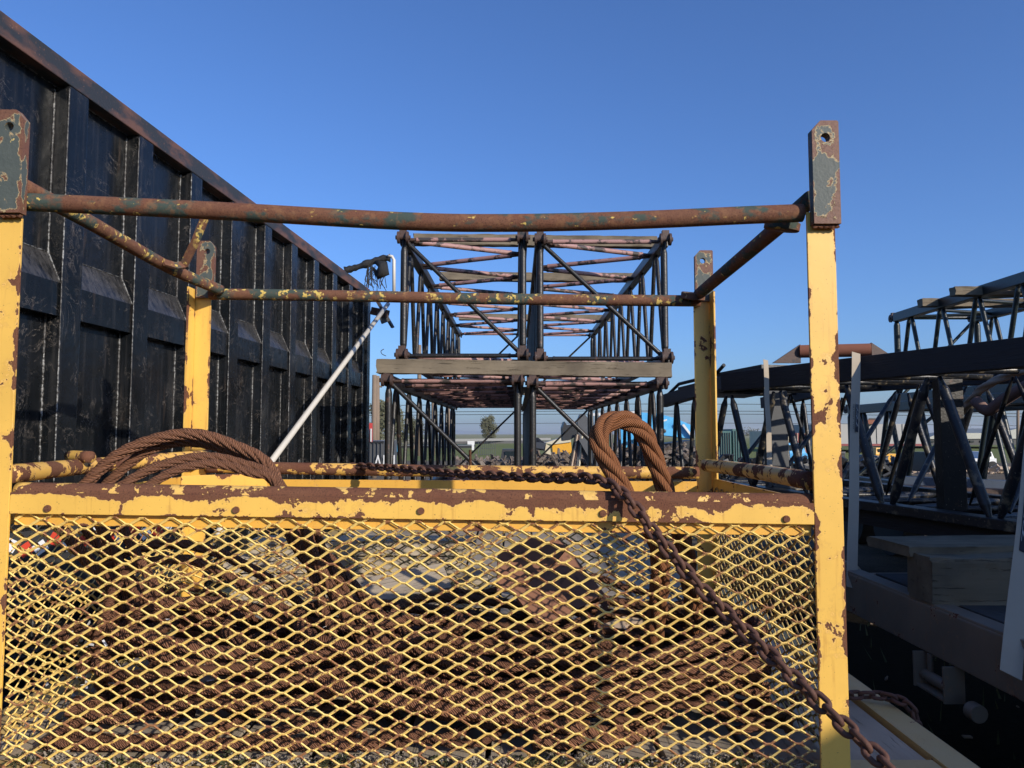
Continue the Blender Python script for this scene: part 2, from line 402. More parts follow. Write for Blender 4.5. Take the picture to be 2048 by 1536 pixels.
def catmull(pts, step=.01):
    pts = [Vector(p) for p in pts]; q = [pts[0] * 2 - pts[1]] + pts + [pts[-1] * 2 - pts[-2]]; out = []
    for i in range(1, len(q) - 2):
        n = max(2, int((q[i + 1] - q[i]).length / step))
        for k in range(n):
            t_ = k / n
            out.append(.5 * ((2 * q[i]) + (q[i + 1] - q[i - 1]) * t_ + (2 * q[i - 1] - 5 * q[i] + 4 * q[i + 1] - q[i + 2]) * t_ ** 2 + (3 * q[i] - q[i - 1] - 3 * q[i + 1] + q[i + 2]) * t_ ** 3))
    out.append(pts[-1]); return out
def rope(name, pts, Rr, mat='rope', parent=None, lobes=6, lay=7., per=4, step=None, mb=None, wires=3, hand=1, deep=.60, whand=-1):
    """wire rope: a lobed section twisted along the curve, with uv for the wires"""
    pts = catmull(pts, step or Rr * .55); n = lobes * per; N = len(pts)
    T = [(pts[min(i + 1, N - 1)] - pts[max(i - 1, 0)]).normalized() for i in range(N)]
    u = T[0].orthogonal().normalized(); vs = []; fs = []; uvr = []; s_ = 0
    for i in range(N):
        if i: s_ += (pts[i] - pts[i - 1]).length
        u = (u - T[i] * u.dot(T[i])).normalized(); w_ = T[i].cross(u); tw = hand * 2 * math.pi * s_ / (lay * 2 * Rr)
        for j in range(n):
            ph = 2 * math.pi * j / n; k = abs(math.sin(ph * lobes / 2))
            r = Rr * (deep + (1 - deep) * k ** .55); an = ph + tw
            vs.append(pts[i] + (u * math.cos(an) + w_ * math.sin(an)) * r)
        uvr.append(s_)
    for i in range(N - 1):
        for j in range(n): fs.append((i * n + j, i * n + (j + 1) % n, (i + 1) * n + (j + 1) % n, (i + 1) * n + j))
    fs += [tuple(reversed(range(n))), tuple(range((N - 1) * n, N * n))]
    me = bpy.data.meshes.new(name); me.from_pydata([tuple(v) for v in vs], [], fs)
    uv = me.uv_layers.new(name='rope'); data = []
    kk = wires / per; kv = 1.0 / (Rr * .55)
    for i in range(N - 1):
        for j in range(n):
            data += [j * kk, whand * uvr[i] * kv, (j + 1) * kk, whand * uvr[i] * kv, (j + 1) * kk, whand * uvr[i + 1] * kv, j * kk, whand * uvr[i + 1] * kv]
    data += [0, 0] * (2 * n); uv.data.foreach_set('uv', data)
    me.shade_smooth(); return link(name, me, parent, None, mat)
def prism_plate(name, outline, hole, thick, mat, parent, origin, xa, za):
    """plate with a round hole; outline in the (xa, za) plane, extruded along their normal"""
    xa = Vector(xa).normalized(); za = Vector(za).normalized(); ya = za.cross(xa)
    hc, hr = hole; ring = [(hc[0] + hr * math.cos(-2 * math.pi * k / 20), hc[1] + hr * math.sin(-2 * math.pi * k / 20)) for k in range(20)]
    polys = [[Vector((*p, 0)) for p in outline], [Vector((*p, 0)) for p in ring]]
    tri = geometry.tessellate_polygon(polys); flat = outline + ring; n = len(flat)
    vs = [(p[0], y, p[1]) for y in (-thick / 2, thick / 2) for p in flat]; fs = []
    for a_, b_, c_ in tri: fs.append((a_, b_, c_)); fs.append((a_ + n, c_ + n, b_ + n))
    no = len(outline)
    for k in range(no): fs.append((k, (k + 1) % no, (k + 1) % no + n, k + n))
    for k in range(20): a_ = no + k; b_ = no + (k + 1) % 20; fs.append((a_, b_, b_ + n, a_ + n))
    bm = bmesh.new(); bv = [bm.verts.new(v) for v in vs]
    for f in fs:
        try: bm.faces.new([bv[i] for i in f])
        except ValueError: pass
    bmesh.ops.recalc_face_normals(bm, faces=bm.faces)
    me = bpy.data.meshes.new(name); bm.to_mesh(me); bm.free()
    mw = Matrix((xa, ya, za)).transposed().to_4x4(); mw.translation = Vector(origin)
    o = link(name, me, parent, mw, mat); xs = [p[0] for p in outline]; zs = [p[1] for p in outline]
    o['dims'] = (max(xs) - min(xs), thick, max(zs) - min(zs)); return o
def expanded(name, o, xa, za, W, H, mat, parent, LW=.077, SW=.0350, wd=.0063, th=.0034, tilt=44, jit=True, seed=1):
    """expanded metal sheet: zigzag strands joined at their bonds"""
    rnd = random.Random(seed)
    o = Vector(o); xa = Vector(xa).normalized(); za = Vector(za).normalized(); na = xa.cross(za)   # na points away from the viewer for a front panel
    h = SW / 2; A = h / 2; q = LW / 4; fl = .0125 / 2; mb = MB(); nr = int(H / h); nc = int(W / (LW / 2)) + 1
    ct, st = math.cos(R(tilt)), math.sin(R(tilt))
    wob = lambda x, z: .0022 * math.sin(x * 9 + z * 7) + .0016 * math.sin(z * 17 - x * 5)
    for r in range(nr + 1):
        z0 = r * h; pts = []
        for c_ in range(nc + 1):
            sgn = 1 if (c_ + r) % 2 == 0 else -1
            x0 = c_ * LW / 2
            for dx in (-fl, fl):
                x = x0 + dx
                if -.001 <= x <= W: pts.append((x, z0 + sgn * A * .96))
        vs = []; N = len(pts)
        for i, (x, z) in enumerate(pts):
            a_ = pts[max(i - 1, 0)]; b_ = pts[min(i + 1, N - 1)]
            d = Vector((b_[0] - a_[0], b_[1] - a_[1])).normalized(); pr = Vector((-d.y, d.x))
            pr3 = xa * pr.x + za * pr.y
            long_ = pr3 * ct + na * st; shrt = na * ct - pr3 * st
            if jit: x += rnd.uniform(-.0007, .0007); z += rnd.uniform(-.0006, .0006)
            z += .0045 * math.sin(x * 5.1 + z * 3) + .003 * math.sin(x * 13 - z * 9); x += .004 * math.sin(z * 11 + x * 2)
            c3 = o + xa * x + za * z + na * wob(x, z)
            for a1, b1 in ((-1, -1), (1, -1), (1, 1), (-1, 1)): vs.append(c3 + long_ * (a1 * wd / 2) + shrt * (b1 * th / 2))
        fs = []
        for i in range(N - 1):
            for j in range(4): fs.append((i * 4 + j, i * 4 + (j + 1) % 4, (i + 1) * 4 + (j + 1) % 4, (i + 1) * 4 + j))
        fs += [(3, 2, 1, 0), tuple(range((N - 1) * 4, N * 4))]
        mb.add(vs, fs)
    return mb.build(name, mat, parent)

def rough(name, p0, p1, w_, h, mat, amp=.003, seed=0):
    """sawn timber with worn edges and uneven ends"""
    rn = random.Random(seed); p0 = Vector(p0); p1 = Vector(p1); x = p1 - p0; L = x.length; x.normalize(); y = Vector((0, 0, 1)).cross(x).normalized(); z = x.cross(y)
    n = max(8, int(L / .05)); prof = []; k = 5; b = min(w_, h) * .05
    for a1, b1, a2, b2 in ((-1, -1, 1, -1), (1, -1, 1, 1), (1, 1, -1, 1), (-1, 1, -1, -1)):
        for q in range(k): t_ = (.03, .10, .5, .90, .97)[q]; prof.append(((a1 + (a2 - a1) * t_) * w_ / 2, (b1 + (b2 - b1) * t_) * h / 2))
    prof = [(u * (1 - .0), v) for u, v in prof]; m = len(prof); vs = []; wob = [(rn.uniform(-amp, amp) * .5) for _ in prof]
    for i in range(n + 1):
        wob = [w * .8 + rn.uniform(-amp, amp) * .5 for w in wob]; cx = .003 * math.sin(i * .13 + seed)
        for j, (u, v) in enumerate(prof):
            f = 1 + wob[j] / (max(w_, h) / 2) * 2; e_ = rn.uniform(-.008, .008) if i in (0, n) else 0
            vs.append((-L / 2 + L * i / n + e_, u * f + cx, v * f))
    fs = [(i * m + j, i * m + (j + 1) % m, (i + 1) * m + (j + 1) % m, (i + 1) * m + j) for i in range(n) for j in range(m)] + [tuple(reversed(range(m))), tuple(range(n * m, n * m + m))]
    me = bpy.data.meshes.new(name); me.from_pydata(vs, [], fs); me.shade_smooth(); me.set_sharp_from_angle(angle=R(38))
    mw = Matrix((x, y, z)).transposed().to_4x4(); mw.translation = (p0 + p1) / 2
    return link(name, me, None, mw, mat)
# ================================================================== ground and far land
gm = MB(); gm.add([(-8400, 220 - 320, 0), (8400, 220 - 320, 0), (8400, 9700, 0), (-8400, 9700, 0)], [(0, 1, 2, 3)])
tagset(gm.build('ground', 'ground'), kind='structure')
hb = MB(); N = 120; vs = []; fs = []
for i in range(N + 1):
    x = -6500 + 13000 * i / N
    hh = 14 + 30 * max(0, math.sin(i * .21) * math.sin(i * .057 + 1)) + 10 * math.sin(i * .9) * math.sin(i * .33)
    vs += [(x, 7000, -1), (x, 7350, max(4, hh)), (x, 7900, -1)]
for i in range(N):
    for j in range(2): fs.append((i * 3 + j, (i + 1) * 3 + j, (i + 1) * 3 + j + 1, i * 3 + j + 1))
hb.add(vs, fs); tagset(hb.build('hills', 'hill', smooth='all'), kind='structure')

# ================================================================== the yellow basket rack
TILT = -.0135
def zt(z, x): return z + TILT * (x + 1.3)
Zf = EYE
rack = thing('cable_rack', (-.26, 2.6, .86), 'rusty yellow basket rack with four posts and expanded mesh sides on the plank deck', 'rack')
YF, YB = 2.0, 3.3
# front posts: angle iron, flange to the camera and one leg running back
def post(xo, side, y, front, ztop, zbot, leg=.076, name='post'):
    """xo = outer edge x, side = +1 right / -1 left"""
    xc = xo - side * leg / 2
    th = .008
    p = bar(name, (xc, y, Zf + zbot), (xc, y, Zf + ztop), th, leg, 'post', rack, up=(1, 0, 0))
    q = bar('post_flange', (xo - side * th / 2, y + (leg / 2 + th / 2 + .0005) * front, Zf + zbot), (xo - side * th / 2, y + (leg / 2 + th / 2 + .0005) * front, Zf + ztop), leg - th, th, 'post', p, up=(1, 0, 0))
    return p
post(.874, 1, YF, 1, .60, -.90)
post(-1.403, -1, YF, 1, .62, -.90)
post(.882, 1, YB, -1, .62, -.90)
post(-1.412, -1, YB, -1, .64, -.90)
# drilled head plates
def head(xc, y, z0, z1, wdt, cham, th=.028, name='head_plate', hr=.0125, hx=0):
    L = z1 - z0; h_ = wdt / 2; c_ = .026
    pts = [(-h_, 0), (h_, 0)]
    pts += [(h_, L - (.004 if cham < 0 else c_)), (h_ - (.004 if cham < 0 else c_ * .8), L)] if cham != 0 else [(h_, L)]
    pts += [(-h_ + (c_ * .9 if cham < 0 else .004), L), (-h_, L - (c_ if cham < 0 else .004))]
    return prism_plate(name, pts, ((hx, L - .047), hr), th, 'plate', rack, (xc, y, Zf + z0), (1, 0, 0), (0, 0, 1))
head(.842, YF - .020, .560, .842, .072, -1)
head(-1.352, YF - .020, .590, .872, .076, 1, hx=-.0)
head(.852, YB - .004, .585, .815, .080, -1, th=.02, hx=-.005)
head(-1.358, YB - .012, .60, .855, .078, 1, th=.02, hx=.008)
for xa_, y_ in ((.842, YF - .016), (-1.352, YF - .016)):
    mb = MB(); zz = .556 if xa_ > 0 else .586
    mb.tube([(xa_ - .034 + .068 * k / 22, y_ - .004, Zf + zz - .002 * math.sin(k * 1.3)) for k in range(23)], [.0045 + .0018 * random.random() for _ in range(23)], 6)
    mb.build('weld_bead', 'rust', rack, smooth=True)
# top pipes
def pipe(name, pts, r, mat, parent=rack, n=20):
    mb = MB(); mb.tube(catmull(pts, .02), r, n); return mb.build(name, mat, parent, smooth='all')
pipe('top_pipe', [P(52, 404, 2.02), P(420, 421, 2.02), P(800, 442, 2.02), P(1000, 446, 2.02), P(1250, 441, 2.02), P(1500, 430, 2.02), P(1604, 426, 2.02)], .0245, 'pipe')
pipe('top_pipe', [P(420, 588, 3.27), P(700, 592, 3.27), P(1000, 598, 3.27), P(1400, 602, 3.27)], .0250, 'pipe2')
pipe('side_pipe', [P(44, 372, 2.07), P(180, 445, 2.38), P(340, 536, 2.92), P(440, 580, 3.24)], .0235, 'pipe2')
pipe('side_pipe', [P(1622, 398, 2.05), P(1500, 502, 2.55), P(1398, 588, 3.22)], .0245, 'pipe')
# flattened pipe ends / collars
def disc(name, c, ax, r, h, mat, parent, n=24, sx=1.):
    q = Vector(ax).to_track_quat('Z', 'Y').to_matrix().to_4x4(); mb = MB()
    mb.tube([(0, 0, -h / 2), (0, 0, -h / 2 + .003), (0, 0, h / 2 - .003), (0, 0, h / 2)], [r * .93, r, r, r * .93], n)
    return mb.build(name, mat, parent, smooth=True, mw=Matrix.Translation(Vector(c)) @ q @ Matrix.Diagonal((sx, 1, 1, 1)))
disc('collar', P(1386, 592, 3.24), (.1, -.25, 1), .052, .030, 'plate', rack)
disc('collar', P(1564, 452, 2.14), (.15, -.2, 1), .050, .026, 'pipe', rack)
# bent tie bar on the left side pipe
mb = MB(); p_ = [P(326, 524, 2.82), P(352, 532, 2.88), P(368, 530, 2.90), P(392, 480, 2.86), P(414, 425, 2.83)]
for a_, b_ in zip(p_[:-1], p_[1:]): mb.beam(a_, b_, .030, .010, up=Vector((.3, -1, .4)))
mb.build('tie_bar', 'pipe2', rack)
# top beam of the front: angle iron with bolts
XL, XR = -1.3265, .7975
fb = bar('front_beam', (XL, YF, Zf + zt(-.182, XL)), (XR, YF, Zf + zt(-.182, XR)), .007, .056, 'beam', rack)
bar('beam_top', (XL, YF + .0305, Zf + zt(-.1600, XL)), (XR, YF + .0305, Zf + zt(-.1600, XR)), .053, .006, 'beam_top', fb)
pipe('front_rail', [(XL, YF + .030, Zf + zt(-.154, XL)), (-.3, YF + .030, Zf + zt(-.156, -.3)), (XR, YF + .030, Zf + zt(-.156, XR))], .0245, 'rail2')
for px, py in ((95, 1017), (472, 1020), (842, 1022), (1206, 1027), (1573, 1038)):
    c_ = P(px, py, YF - .006); disc('bolt_head', c_, (0, -1, 0), .0095, .008, 'rust', rack, 12)
# retaining bar behind the mesh, bottom rail
bar('mesh_clamp_bar', (XL, YF + .022, Zf + zt(-.222, XL)), (XR, YF + .022, Zf + zt(-.222, XR)), .006, .040, 'yellow', rack)
bar('bottom_rail', (XL, YF - .004, Zf - .895), (XR, YF - .004, Zf - .893), .008, .05, 'beam', rack)
expanded('mesh_panel', (XL - .004, YF + .010, Zf - .872), (1, 0, -.0045), (0, 0, 1), XR - XL + .008, .655, 'mesh', rack)
# rear and side frames
bar('rear_beam', (-1.33, YB - .01, Zf - .225), (.805, YB - .01, Zf - .235), .008, .058, 'yellow', rack)
pipe('rear_rail', [(-1.33, YB - .02, Zf - .142), (-.3, YB - .02, Zf - .160), (.81, YB - .02, Zf - .168)], .026, 'rail')
pipe('left_rail', [P(18, 948, 2.04), P(200, 930, 2.6), P(412, 912, 3.25)], .026, 'rail')
pipe('right_rail', [P(1622, 962, 2.06), P(1510, 943, 2.6), P(1412, 930, 3.2)], .026, 'rail')
pipe('pipe_stub', [P(140, 912, 2.50), P(181, 914, 2.44)], .019, 'rail')
bar('left_beam', (-1.395, 2.05, Zf - .215), (-1.395, 3.22, Zf - .215), .008, .070, 'yellow', rack)
bar('right_beam', (.865, 2.05, Zf - .225), (.865, 3.22, Zf - .225), .008, .070, 'yellow', rack)
bar('gusset_plate', (-1.325, 3.02, Zf - .205), (-1.06, 3.27, Zf - .205), .006, .075, 'yellow', rack)
expanded('mesh_panel', (-1.30, YB - .03, Zf - .872), (1, 0, 0), (0, 0, 1), 2.10, .62, 'mesh2', rack, seed=5)
expanded('mesh_panel', (.858, 2.09, Zf - .872), (0, 1, 0), (0, 0, 1), 1.12, .64, 'mesh2', rack, seed=6, tilt=-44)
expanded('mesh_panel', (-1.386, 2.09, Zf - .872), (0, 1, 0), (0, 0, 1), 1.12, .64, 'mesh', rack, seed=7)
bar('rear_bottom_rail', (-1.33, YB - .01, Zf - .895), (.80, YB - .01, Zf - .895), .008, .05, 'yellow', rack)

# ================================================================== deck under the rack
deck = thing('flatbed_trailer', (-.2, 8, 0), 'yellow edged flatbed trailer with grey plank deck carrying the rack and the black boom sections', 'trailer')
ZD = -.878
pl = 0; x = -1.50
for k in range(11):
    wdt = .235; xx = x + k * .239 + wdt / 2
    if xx > 1.02: break
    y = 2.085
    while y < 13:
        L = random.choice((2.4, 3.0, 3.6)); y1 = min(y + L, 15)
        dz = random.uniform(-.005, .003)
        bar('plank', (xx, y, Zf + ZD - .025 + dz), (xx, y1 - .008, Zf + ZD - .025 + dz + random.uniform(-.003, .003)), wdt - random.uniform(.008, .02), .05, 'woodgrey', deck)
        y = y1
bar('side_rail', (1.175, 1.3, Zf + ZD - .040), (1.24, 15, Zf + ZD - .040), .085, .10, 'deckyellow', deck)
bar('side_rail', (-1.57, 1.3, Zf + ZD - .045), (-1.57, 15, Zf + ZD - .045), .10, .10, 'deckyellow', deck)
bar('front_sill', (-1.5, 2.03, Zf + ZD - .045), (1.130, 2.03, Zf + ZD - .045), .10, .098, 'deckyellow', deck)
bar('front_apron', (-1.5, 1.66, Zf + ZD - .052), (1.130, 1.66, Zf + ZD - .052), .636, .085, 'deckyellow', deck)
for x_ in (-1.0, .6): bar('chassis_beam', (x_, 1.5, Zf + ZD - .25), (x_, 15, Zf + ZD - .25), .12, .28, 'steelgrey', deck)
def wheel(x_, y_, r, wd_, parent):
    w_ = disc('wheel', (x_, y_, r), (1, 0, 0), r, wd_, 'rubber', parent, 28)
    disc('rim', (x_ + (wd_ / 2 + .004) * (1 if x_ > 0 else -1), y_, r), (1, 0, 0), r * .55, .02, 'white', w_, 20)
for y_ in (10.5, 11.6):
    wheel(.85, y_, .42, .3, deck); wheel(-1.2, y_, .42, .3, deck)

# moss, chaff along the bottom rail
mb = MB(); mb2 = MB()
for k in range(2600):
    x_ = random.uniform(XL, XR); y_ = random.uniform(2.012, 2.075); z_ = Zf - .868 + random.uniform(-.006, .012) * (1 + math.sin(x_ * 14))
    s_ = random.uniform(.002, .006); q = Quaternion((random.random(), random.random(), random.random()), random.uniform(0, 6)).to_matrix()
    (mb if math.sin(x_ * 23) + random.uniform(-1, 1) > .35 else mb2).box((x_, y_, z_), (s_ * random.choice((1, 3)), s_, s_ * .5), q)
tagset(mb.build('moss', 'moss'), 'green moss growing along the bottom rail of the yellow rack', 'moss', kind='stuff')
tagset(mb2.build('leaf_litter', 'litter'), 'pale dry litter caught along the bottom rail of the yellow rack', 'litter', kind='stuff')

# pale planks stacked on edge behind the rack
ps = thing('plank_stack', (-.75, 3.95, Zf + ZD), 'stack of pale planks on the deck close behind the left half of the rack', 'planks')
for k in range(4):
    z_ = Zf + ZD + .045 + k * .085; dx = (.0, .05, -.04, .08)[k]
    o = rough('plank', (-1.42 + dx, 3.95, z_), (-.12 - k * .05 + dx, 3.93 + .02 * (k % 2), z_), .20, .078, 'plankpale', .002, k); o.parent = ps; o.matrix_parent_inverse = WM[ps].inverted()
# ================================================================== wire ropes in the rack
def ropeth(label, pts, r, **k):
    o = rope('wire_rope', pts, r, **k); return tagset(o, label, 'wire rope', k.get('group') or 'rusty wire ropes in the rack')
# three visible arches left
ropeth('thick rusty wire rope making the highest wide arch at the left of the rack',
       [(-1.22, 2.42, Zf - .55), P(118, 1040, 2.38), P(165, 975, 2.40), P(250, 902, 2.42), P(370, 868, 2.46), P(470, 892, 2.48), P(545, 942, 2.50), (-.72, 2.5, Zf - .35), (-.5, 2.45, Zf - .6)], .020)
ropeth('rusty wire rope running just under the highest wide arch at the left of the rack',
       [(-1.15, 2.45, Zf - .55), P(160, 1035, 2.45), P(210, 972, 2.47), P(290, 905, 2.49), P(370, 884, 2.52), P(460, 902, 2.54), P(535, 950, 2.56), (-.68, 2.6, Zf - .36), (-.42, 2.5, Zf - .6)], .017)
ropeth('rusty wire rope forming the middle low arch over the front beam',
       [(-1.12, 2.30, Zf - .50), P(190, 1020, 2.32), P(250, 968, 2.35), P(310, 935, 2.38), P(400, 914, 2.42), P(480, 926, 2.45), P(560, 968, 2.47), (-.60, 2.4, Zf - .42), (-.35, 2.3, Zf - .66)], .016)
ropeth('rusty wire rope forming the lowest arch over the front beam',
       [(-1.02, 2.24, Zf - .50), P(235, 1022, 2.26), P(300, 970, 2.28), P(360, 938, 2.31), P(430, 928, 2.34), P(500, 945, 2.37), P(556, 972, 2.39), (-.62, 2.35, Zf - .42), (-.52, 2.3, Zf - .66)], .015)
# the thick braided sling eye at the right
sroot = thing('wire_rope_sling', P(1262, 960, 2.24), 'thick orange rusted sling eye looping up above the front beam beside the right posts', 'wire rope')
sc = catmull([(.42, 2.35, Zf - .75), P(1320, 1110, 2.24), P(1262, 1010, 2.24), P(1222, 935, 2.24), P(1198, 885, 2.25), P(1207, 852, 2.27), P(1243, 839, 2.29), P(1284, 862, 2.31), P(1308, 915, 2.33), P(1333, 985, 2.35), P(1370, 1100, 2.38), (.62, 2.5, Zf - .78)], .012)
def strand_path(c, k, n, off, lay, hand=-1):
    T0 = (c[1] - c[0]).normalized(); u = T0.orthogonal().normalized(); s_ = 0; out = []
    for i in range(len(c)):
        T = (c[min(i + 1, len(c) - 1)] - c[max(i - 1, 0)]).normalized(); u = (u - T * u.dot(T)).normalized(); w_ = T.cross(u)
        if i: s_ += (c[i] - c[i - 1]).length
        an = 2 * math.pi * k / n + hand * 2 * math.pi * s_ / lay; out.append(c[i] + (u * math.cos(an) + w_ * math.sin(an)) * off)
    return out[::2] + [out[-1]]
for k in range(4): rope('strand', strand_path(sc, k, 4, .0165, .34), .0142, mat='rope_big', parent=sroot, lobes=6, per=3, lay=60, wires=2, deep=.88, step=.008)
# ropes hanging and lying where the mesh shows them
ropeth('rusty wire rope hanging steeply from the front beam near its middle', [P(606, 1045, 2.3), P(628, 1110, 2.3), P(668, 1185, 2.32), P(708, 1262, 2.35), (-.35, 2.35, Zf - .75)], .017)
ropeth('thin rusty wire rope hanging beside the steep middle rope', [P(628, 1042, 2.36), P(650, 1110, 2.38), P(690, 1180, 2.38), P(735, 1270, 2.42), (-.2, 2.45, Zf - .78)], .013)
ropeth('rusty wire rope bending over in a flat upper curve behind the mesh', [(-1.2, 2.4, Zf - .5), P(210, 1130, 2.35), P(310, 1090, 2.38), P(420, 1100, 2.42), P(540, 1160, 2.45), P(640, 1240, 2.48), P(760, 1300, 2.5), (0, 2.55, Zf - .75)], .017)
ropeth('rusty wire rope bending over in a flat lower curve behind the mesh', [(-1.25, 2.3, Zf - .62), P(250, 1150, 2.3), P(380, 1120, 2.33), P(520, 1190, 2.37), P(650, 1270, 2.4), P(800, 1330, 2.45), (.1, 2.5, Zf - .78)], .016)
ropeth('rusty wire rope crossing flat in the middle of the rack', [(-1.2, 2.45, Zf - .7), P(270, 1230, 2.35), P(380, 1203, 2.36), P(500, 1215, 2.4), P(640, 1260, 2.43), P(800, 1270, 2.5), P(960, 1330, 2.5), (.3, 2.5, Zf - .8)], .017)
# coils
rnd = random.Random(4)
desc = ['coil of rusty wire rope at the left end of the pile', 'coil of rusty wire rope left of the middle of the pile', 'coil of rusty wire rope under the brown steel plate',
        'coil of rusty wire rope below the sling eye', 'coil of rusty wire rope at the right end of the pile', 'flat coil of rusty wire rope lying low in the middle of the pile',
        'slack coil of rusty wire rope at the front left of the pile', 'slack coil of rusty wire rope at the front right of the pile']
cxs = [-1.0, -.55, -.05, .35, .55, -.1, -.75, .25]
for k, (d_, cx) in enumerate(zip(desc, cxs)):
    rr = rnd.uniform(.26, .42) if k < 5 else rnd.uniform(.34, .5); pts = []; n = 36
    tx, ty = rnd.uniform(-.25, .25), rnd.uniform(-.1, .25); y0 = 2.5 if k < 5 else 2.42; z0 = -.80 + (.05 if k < 5 else .0)
    for i in range(n):
        an = i * .52 + k; r2 = rr * (1 + .12 * math.sin(an * .37 + k)); X = max(-1.25, min(.74, cx + r2 * 1.2 * math.cos(an))); Y = max(2.09, min(3.15, y0 + r2 * math.sin(an) * .85))
        pts.append((X, Y, Zf + max(-.845, z0 + i * .0042 + tx * (X - cx) + ty * (Y - y0) + rnd.uniform(-.012, .012))))
    ropeth(d_, pts, rnd.choice((.015, .018, .021)), step=.018, per=3)
# deep tangle: nobody could count it
mbt = []
for k in range(46):
    pts = []; x_ = rnd.uniform(-1.25, .74); y_ = rnd.uniform(2.12, 2.95); z_ = rnd.uniform(-.85, -.76) if k < 24 else rnd.uniform(-.82, -.60); an = rnd.uniform(0, 6.28); va = rnd.uniform(-.5, .5)
    for i in range(14):
        pts.append((max(-1.28, min(.76, x_)), max(2.12, min(3.15, y_)), Zf + max(-.85, min(-.56, z_))))
        x_ += .12 * math.cos(an); y_ += .09 * math.sin(an); z_ += rnd.uniform(-.04, .035); an += va + rnd.uniform(-.3, .3)
    mbt.append(rope('t', pts, rnd.choice((.012, .015, .018)), step=.02, per=3))
bm = bmesh.new()
for o in mbt: bm.from_mesh(o.data)
me = bpy.data.meshes.new('wire_rope_tangle'); bm.to_mesh(me); bm.free()
for o in mbt: d_ = o.data; bpy.data.objects.remove(o); bpy.data.meshes.remove(d_)
me.materials.clear(); o = link('wire_rope_tangle', me, None, None, 'rope'); me.shade_smooth()
tagset(o, 'tangled heap of rusty wire rope filling the bottom of the yellow rack', 'wire rope', kind='stuff')
# steel scrap lying on the ropes
sp = thing('steel_plate', P(1050, 1150, 2.5), 'flat brown rusted steel plate leaning on the ropes in the middle of the rack', 'steel plate')
pc = [P(996, 1108, 2.24), P(1058, 1074, 2.30), P(1137, 1092, 2.30), P(1112, 1122, 2.26), P(1060, 1160, 2.20), P(994, 1184, 2.17)]
nn = (pc[1] - pc[0]).cross(pc[4] - pc[0]).normalized(); nn = -nn if nn.y < 0 else nn
mb = MB(); n_ = 6; mb.add(pc + [q + nn * .014 for q in pc], [tuple(range(6)), tuple(reversed(range(6, 12)))] + [(k, k + 6, (k + 1) % 6 + 6, (k + 1) % 6) for k in range(6)])
mb.build('plate_sheet', 'plate_rust', sp)
bar('plate_rib', P(1035, 1200, 2.42), P(1160, 1130, 2.62), .25, .012, 'plate_rust', sp, up=(.3, -1, .8))
for k, (px, py, Y, w_, h, m_, lab) in enumerate(((800, 1180, 2.9, .34, .16, 'woodgrey', 'grey board lying at the back of the rack left of the brown plate'), (1260, 1255, 2.7, .20, .05, 'tan', 'small tan board offcut under the sling eye'), (470, 1350, 2.45, .22, .05, 'woodgrey', 'short grey board buried among the ropes at lower left'))):
    c_ = P(px, py, Y); o = bar('board', c_ - Vector((w_ / 2, 0, .02)), c_ + Vector((w_ / 2, .1, .03)), h, .025, m_, None, up=(0, -.5, 1)); tagset(o, lab, 'board')
# crumpled yellow mesh offcut and shiny scraps inside
mo = expanded('mesh_offcut', P(215, 1240, 2.75), (1, .2, .12), (-.15, -.2, 1), .42, .22, 'mesh', None, seed=9)
tagset(mo, 'torn yellow expanded mesh offcut lying at the back left of the rack', 'mesh offcut')
mb = MB()
for k in range(70):
    px = random.choice((random.gauss(170, 25), random.gauss(380, 120), random.gauss(1230, 60))); c_ = P(px, random.gauss(1320, 40), random.uniform(2.2, 2.6))
    q = Quaternion((random.random(), random.random(), random.random()), random.uniform(0, 6)).to_matrix(); mb.box(c_, (random.uniform(.008, .03), random.uniform(.004, .012), .0012), q)
tagset(mb.build('foil_scraps', 'tapewhite'), 'small pale foil scraps caught among the ropes in the rack', 'litter', kind='stuff')

# ================================================================== chains
def linkmesh(d=.0062, a_=.021, b_=.0135, n=9):
    mb = MB(); pts = []
    for k in range(22):
        an = 2 * math.pi * k / 22; x_ = b_ * math.sin(an); z_ = b_ * math.cos(an); z_ += (a_ - b_ + .0) * (1 if z_ > 0 else -1); pts.append((x_, 0, z_))
    mb.tube(pts, d, n, closed=True); me = bpy.data.meshes.new('link'); me.from_pydata(mb.v, [], mb.f); me.shade_smooth(); me.materials.append(M['chain']); return me
LK = linkmesh()
def chain(name, label, pts, group, pitch=.0325, roll=.6, start=(0, 0, 0)):
    pts = catmull(pts, .004); root = thing(name, pts[0], label, 'chain', group); s_ = 0; nxt = pitch / 2; k = 0
    up = Vector((0, 0, 1))
    for i in range(1, len(pts)):
        s_ += (pts[i] - pts[i - 1]).length
        if s_ >= nxt:
            d = (pts[min(i + 4, len(pts) - 1)] - pts[max(0, i - 4)]).normalized()
            y = (up - d * up.dot(d)).normalized(); x_ = y.cross(d)
            rot = Matrix((x_, y, d)).transposed().to_4x4() @ Matrix.Rotation(roll + (math.pi / 2 if k % 2 else 0) + random.uniform(-.13, .13), 4, 'Z')
            link('chain_link', LK, root, Matrix.Translation(pts[i]) @ rot); nxt += pitch; k += 1
    return root
chain('chain', 'rusty chain stretched over the rack and hanging over the front beam towards the viewer',
      [P(684, 936, 3.30), P(720, 932, 3.26), P(800, 938, 3.02), P(900, 946, 2.72), P(1000, 952, 2.47), P(1100, 956, 2.27), P(1180, 957, 2.12), P(1225, 972, 2.02), P(1262, 1006, 1.958), P(1310, 1068, 1.90), P(1392, 1165, 1.81), P(1490, 1262, 1.71), P(1600, 1368, 1.60), P(1700, 1462, 1.50), P(1800, 1556, 1.41), P(1900, 1650, 1.33)], 'rusty chains', pitch=.0335)
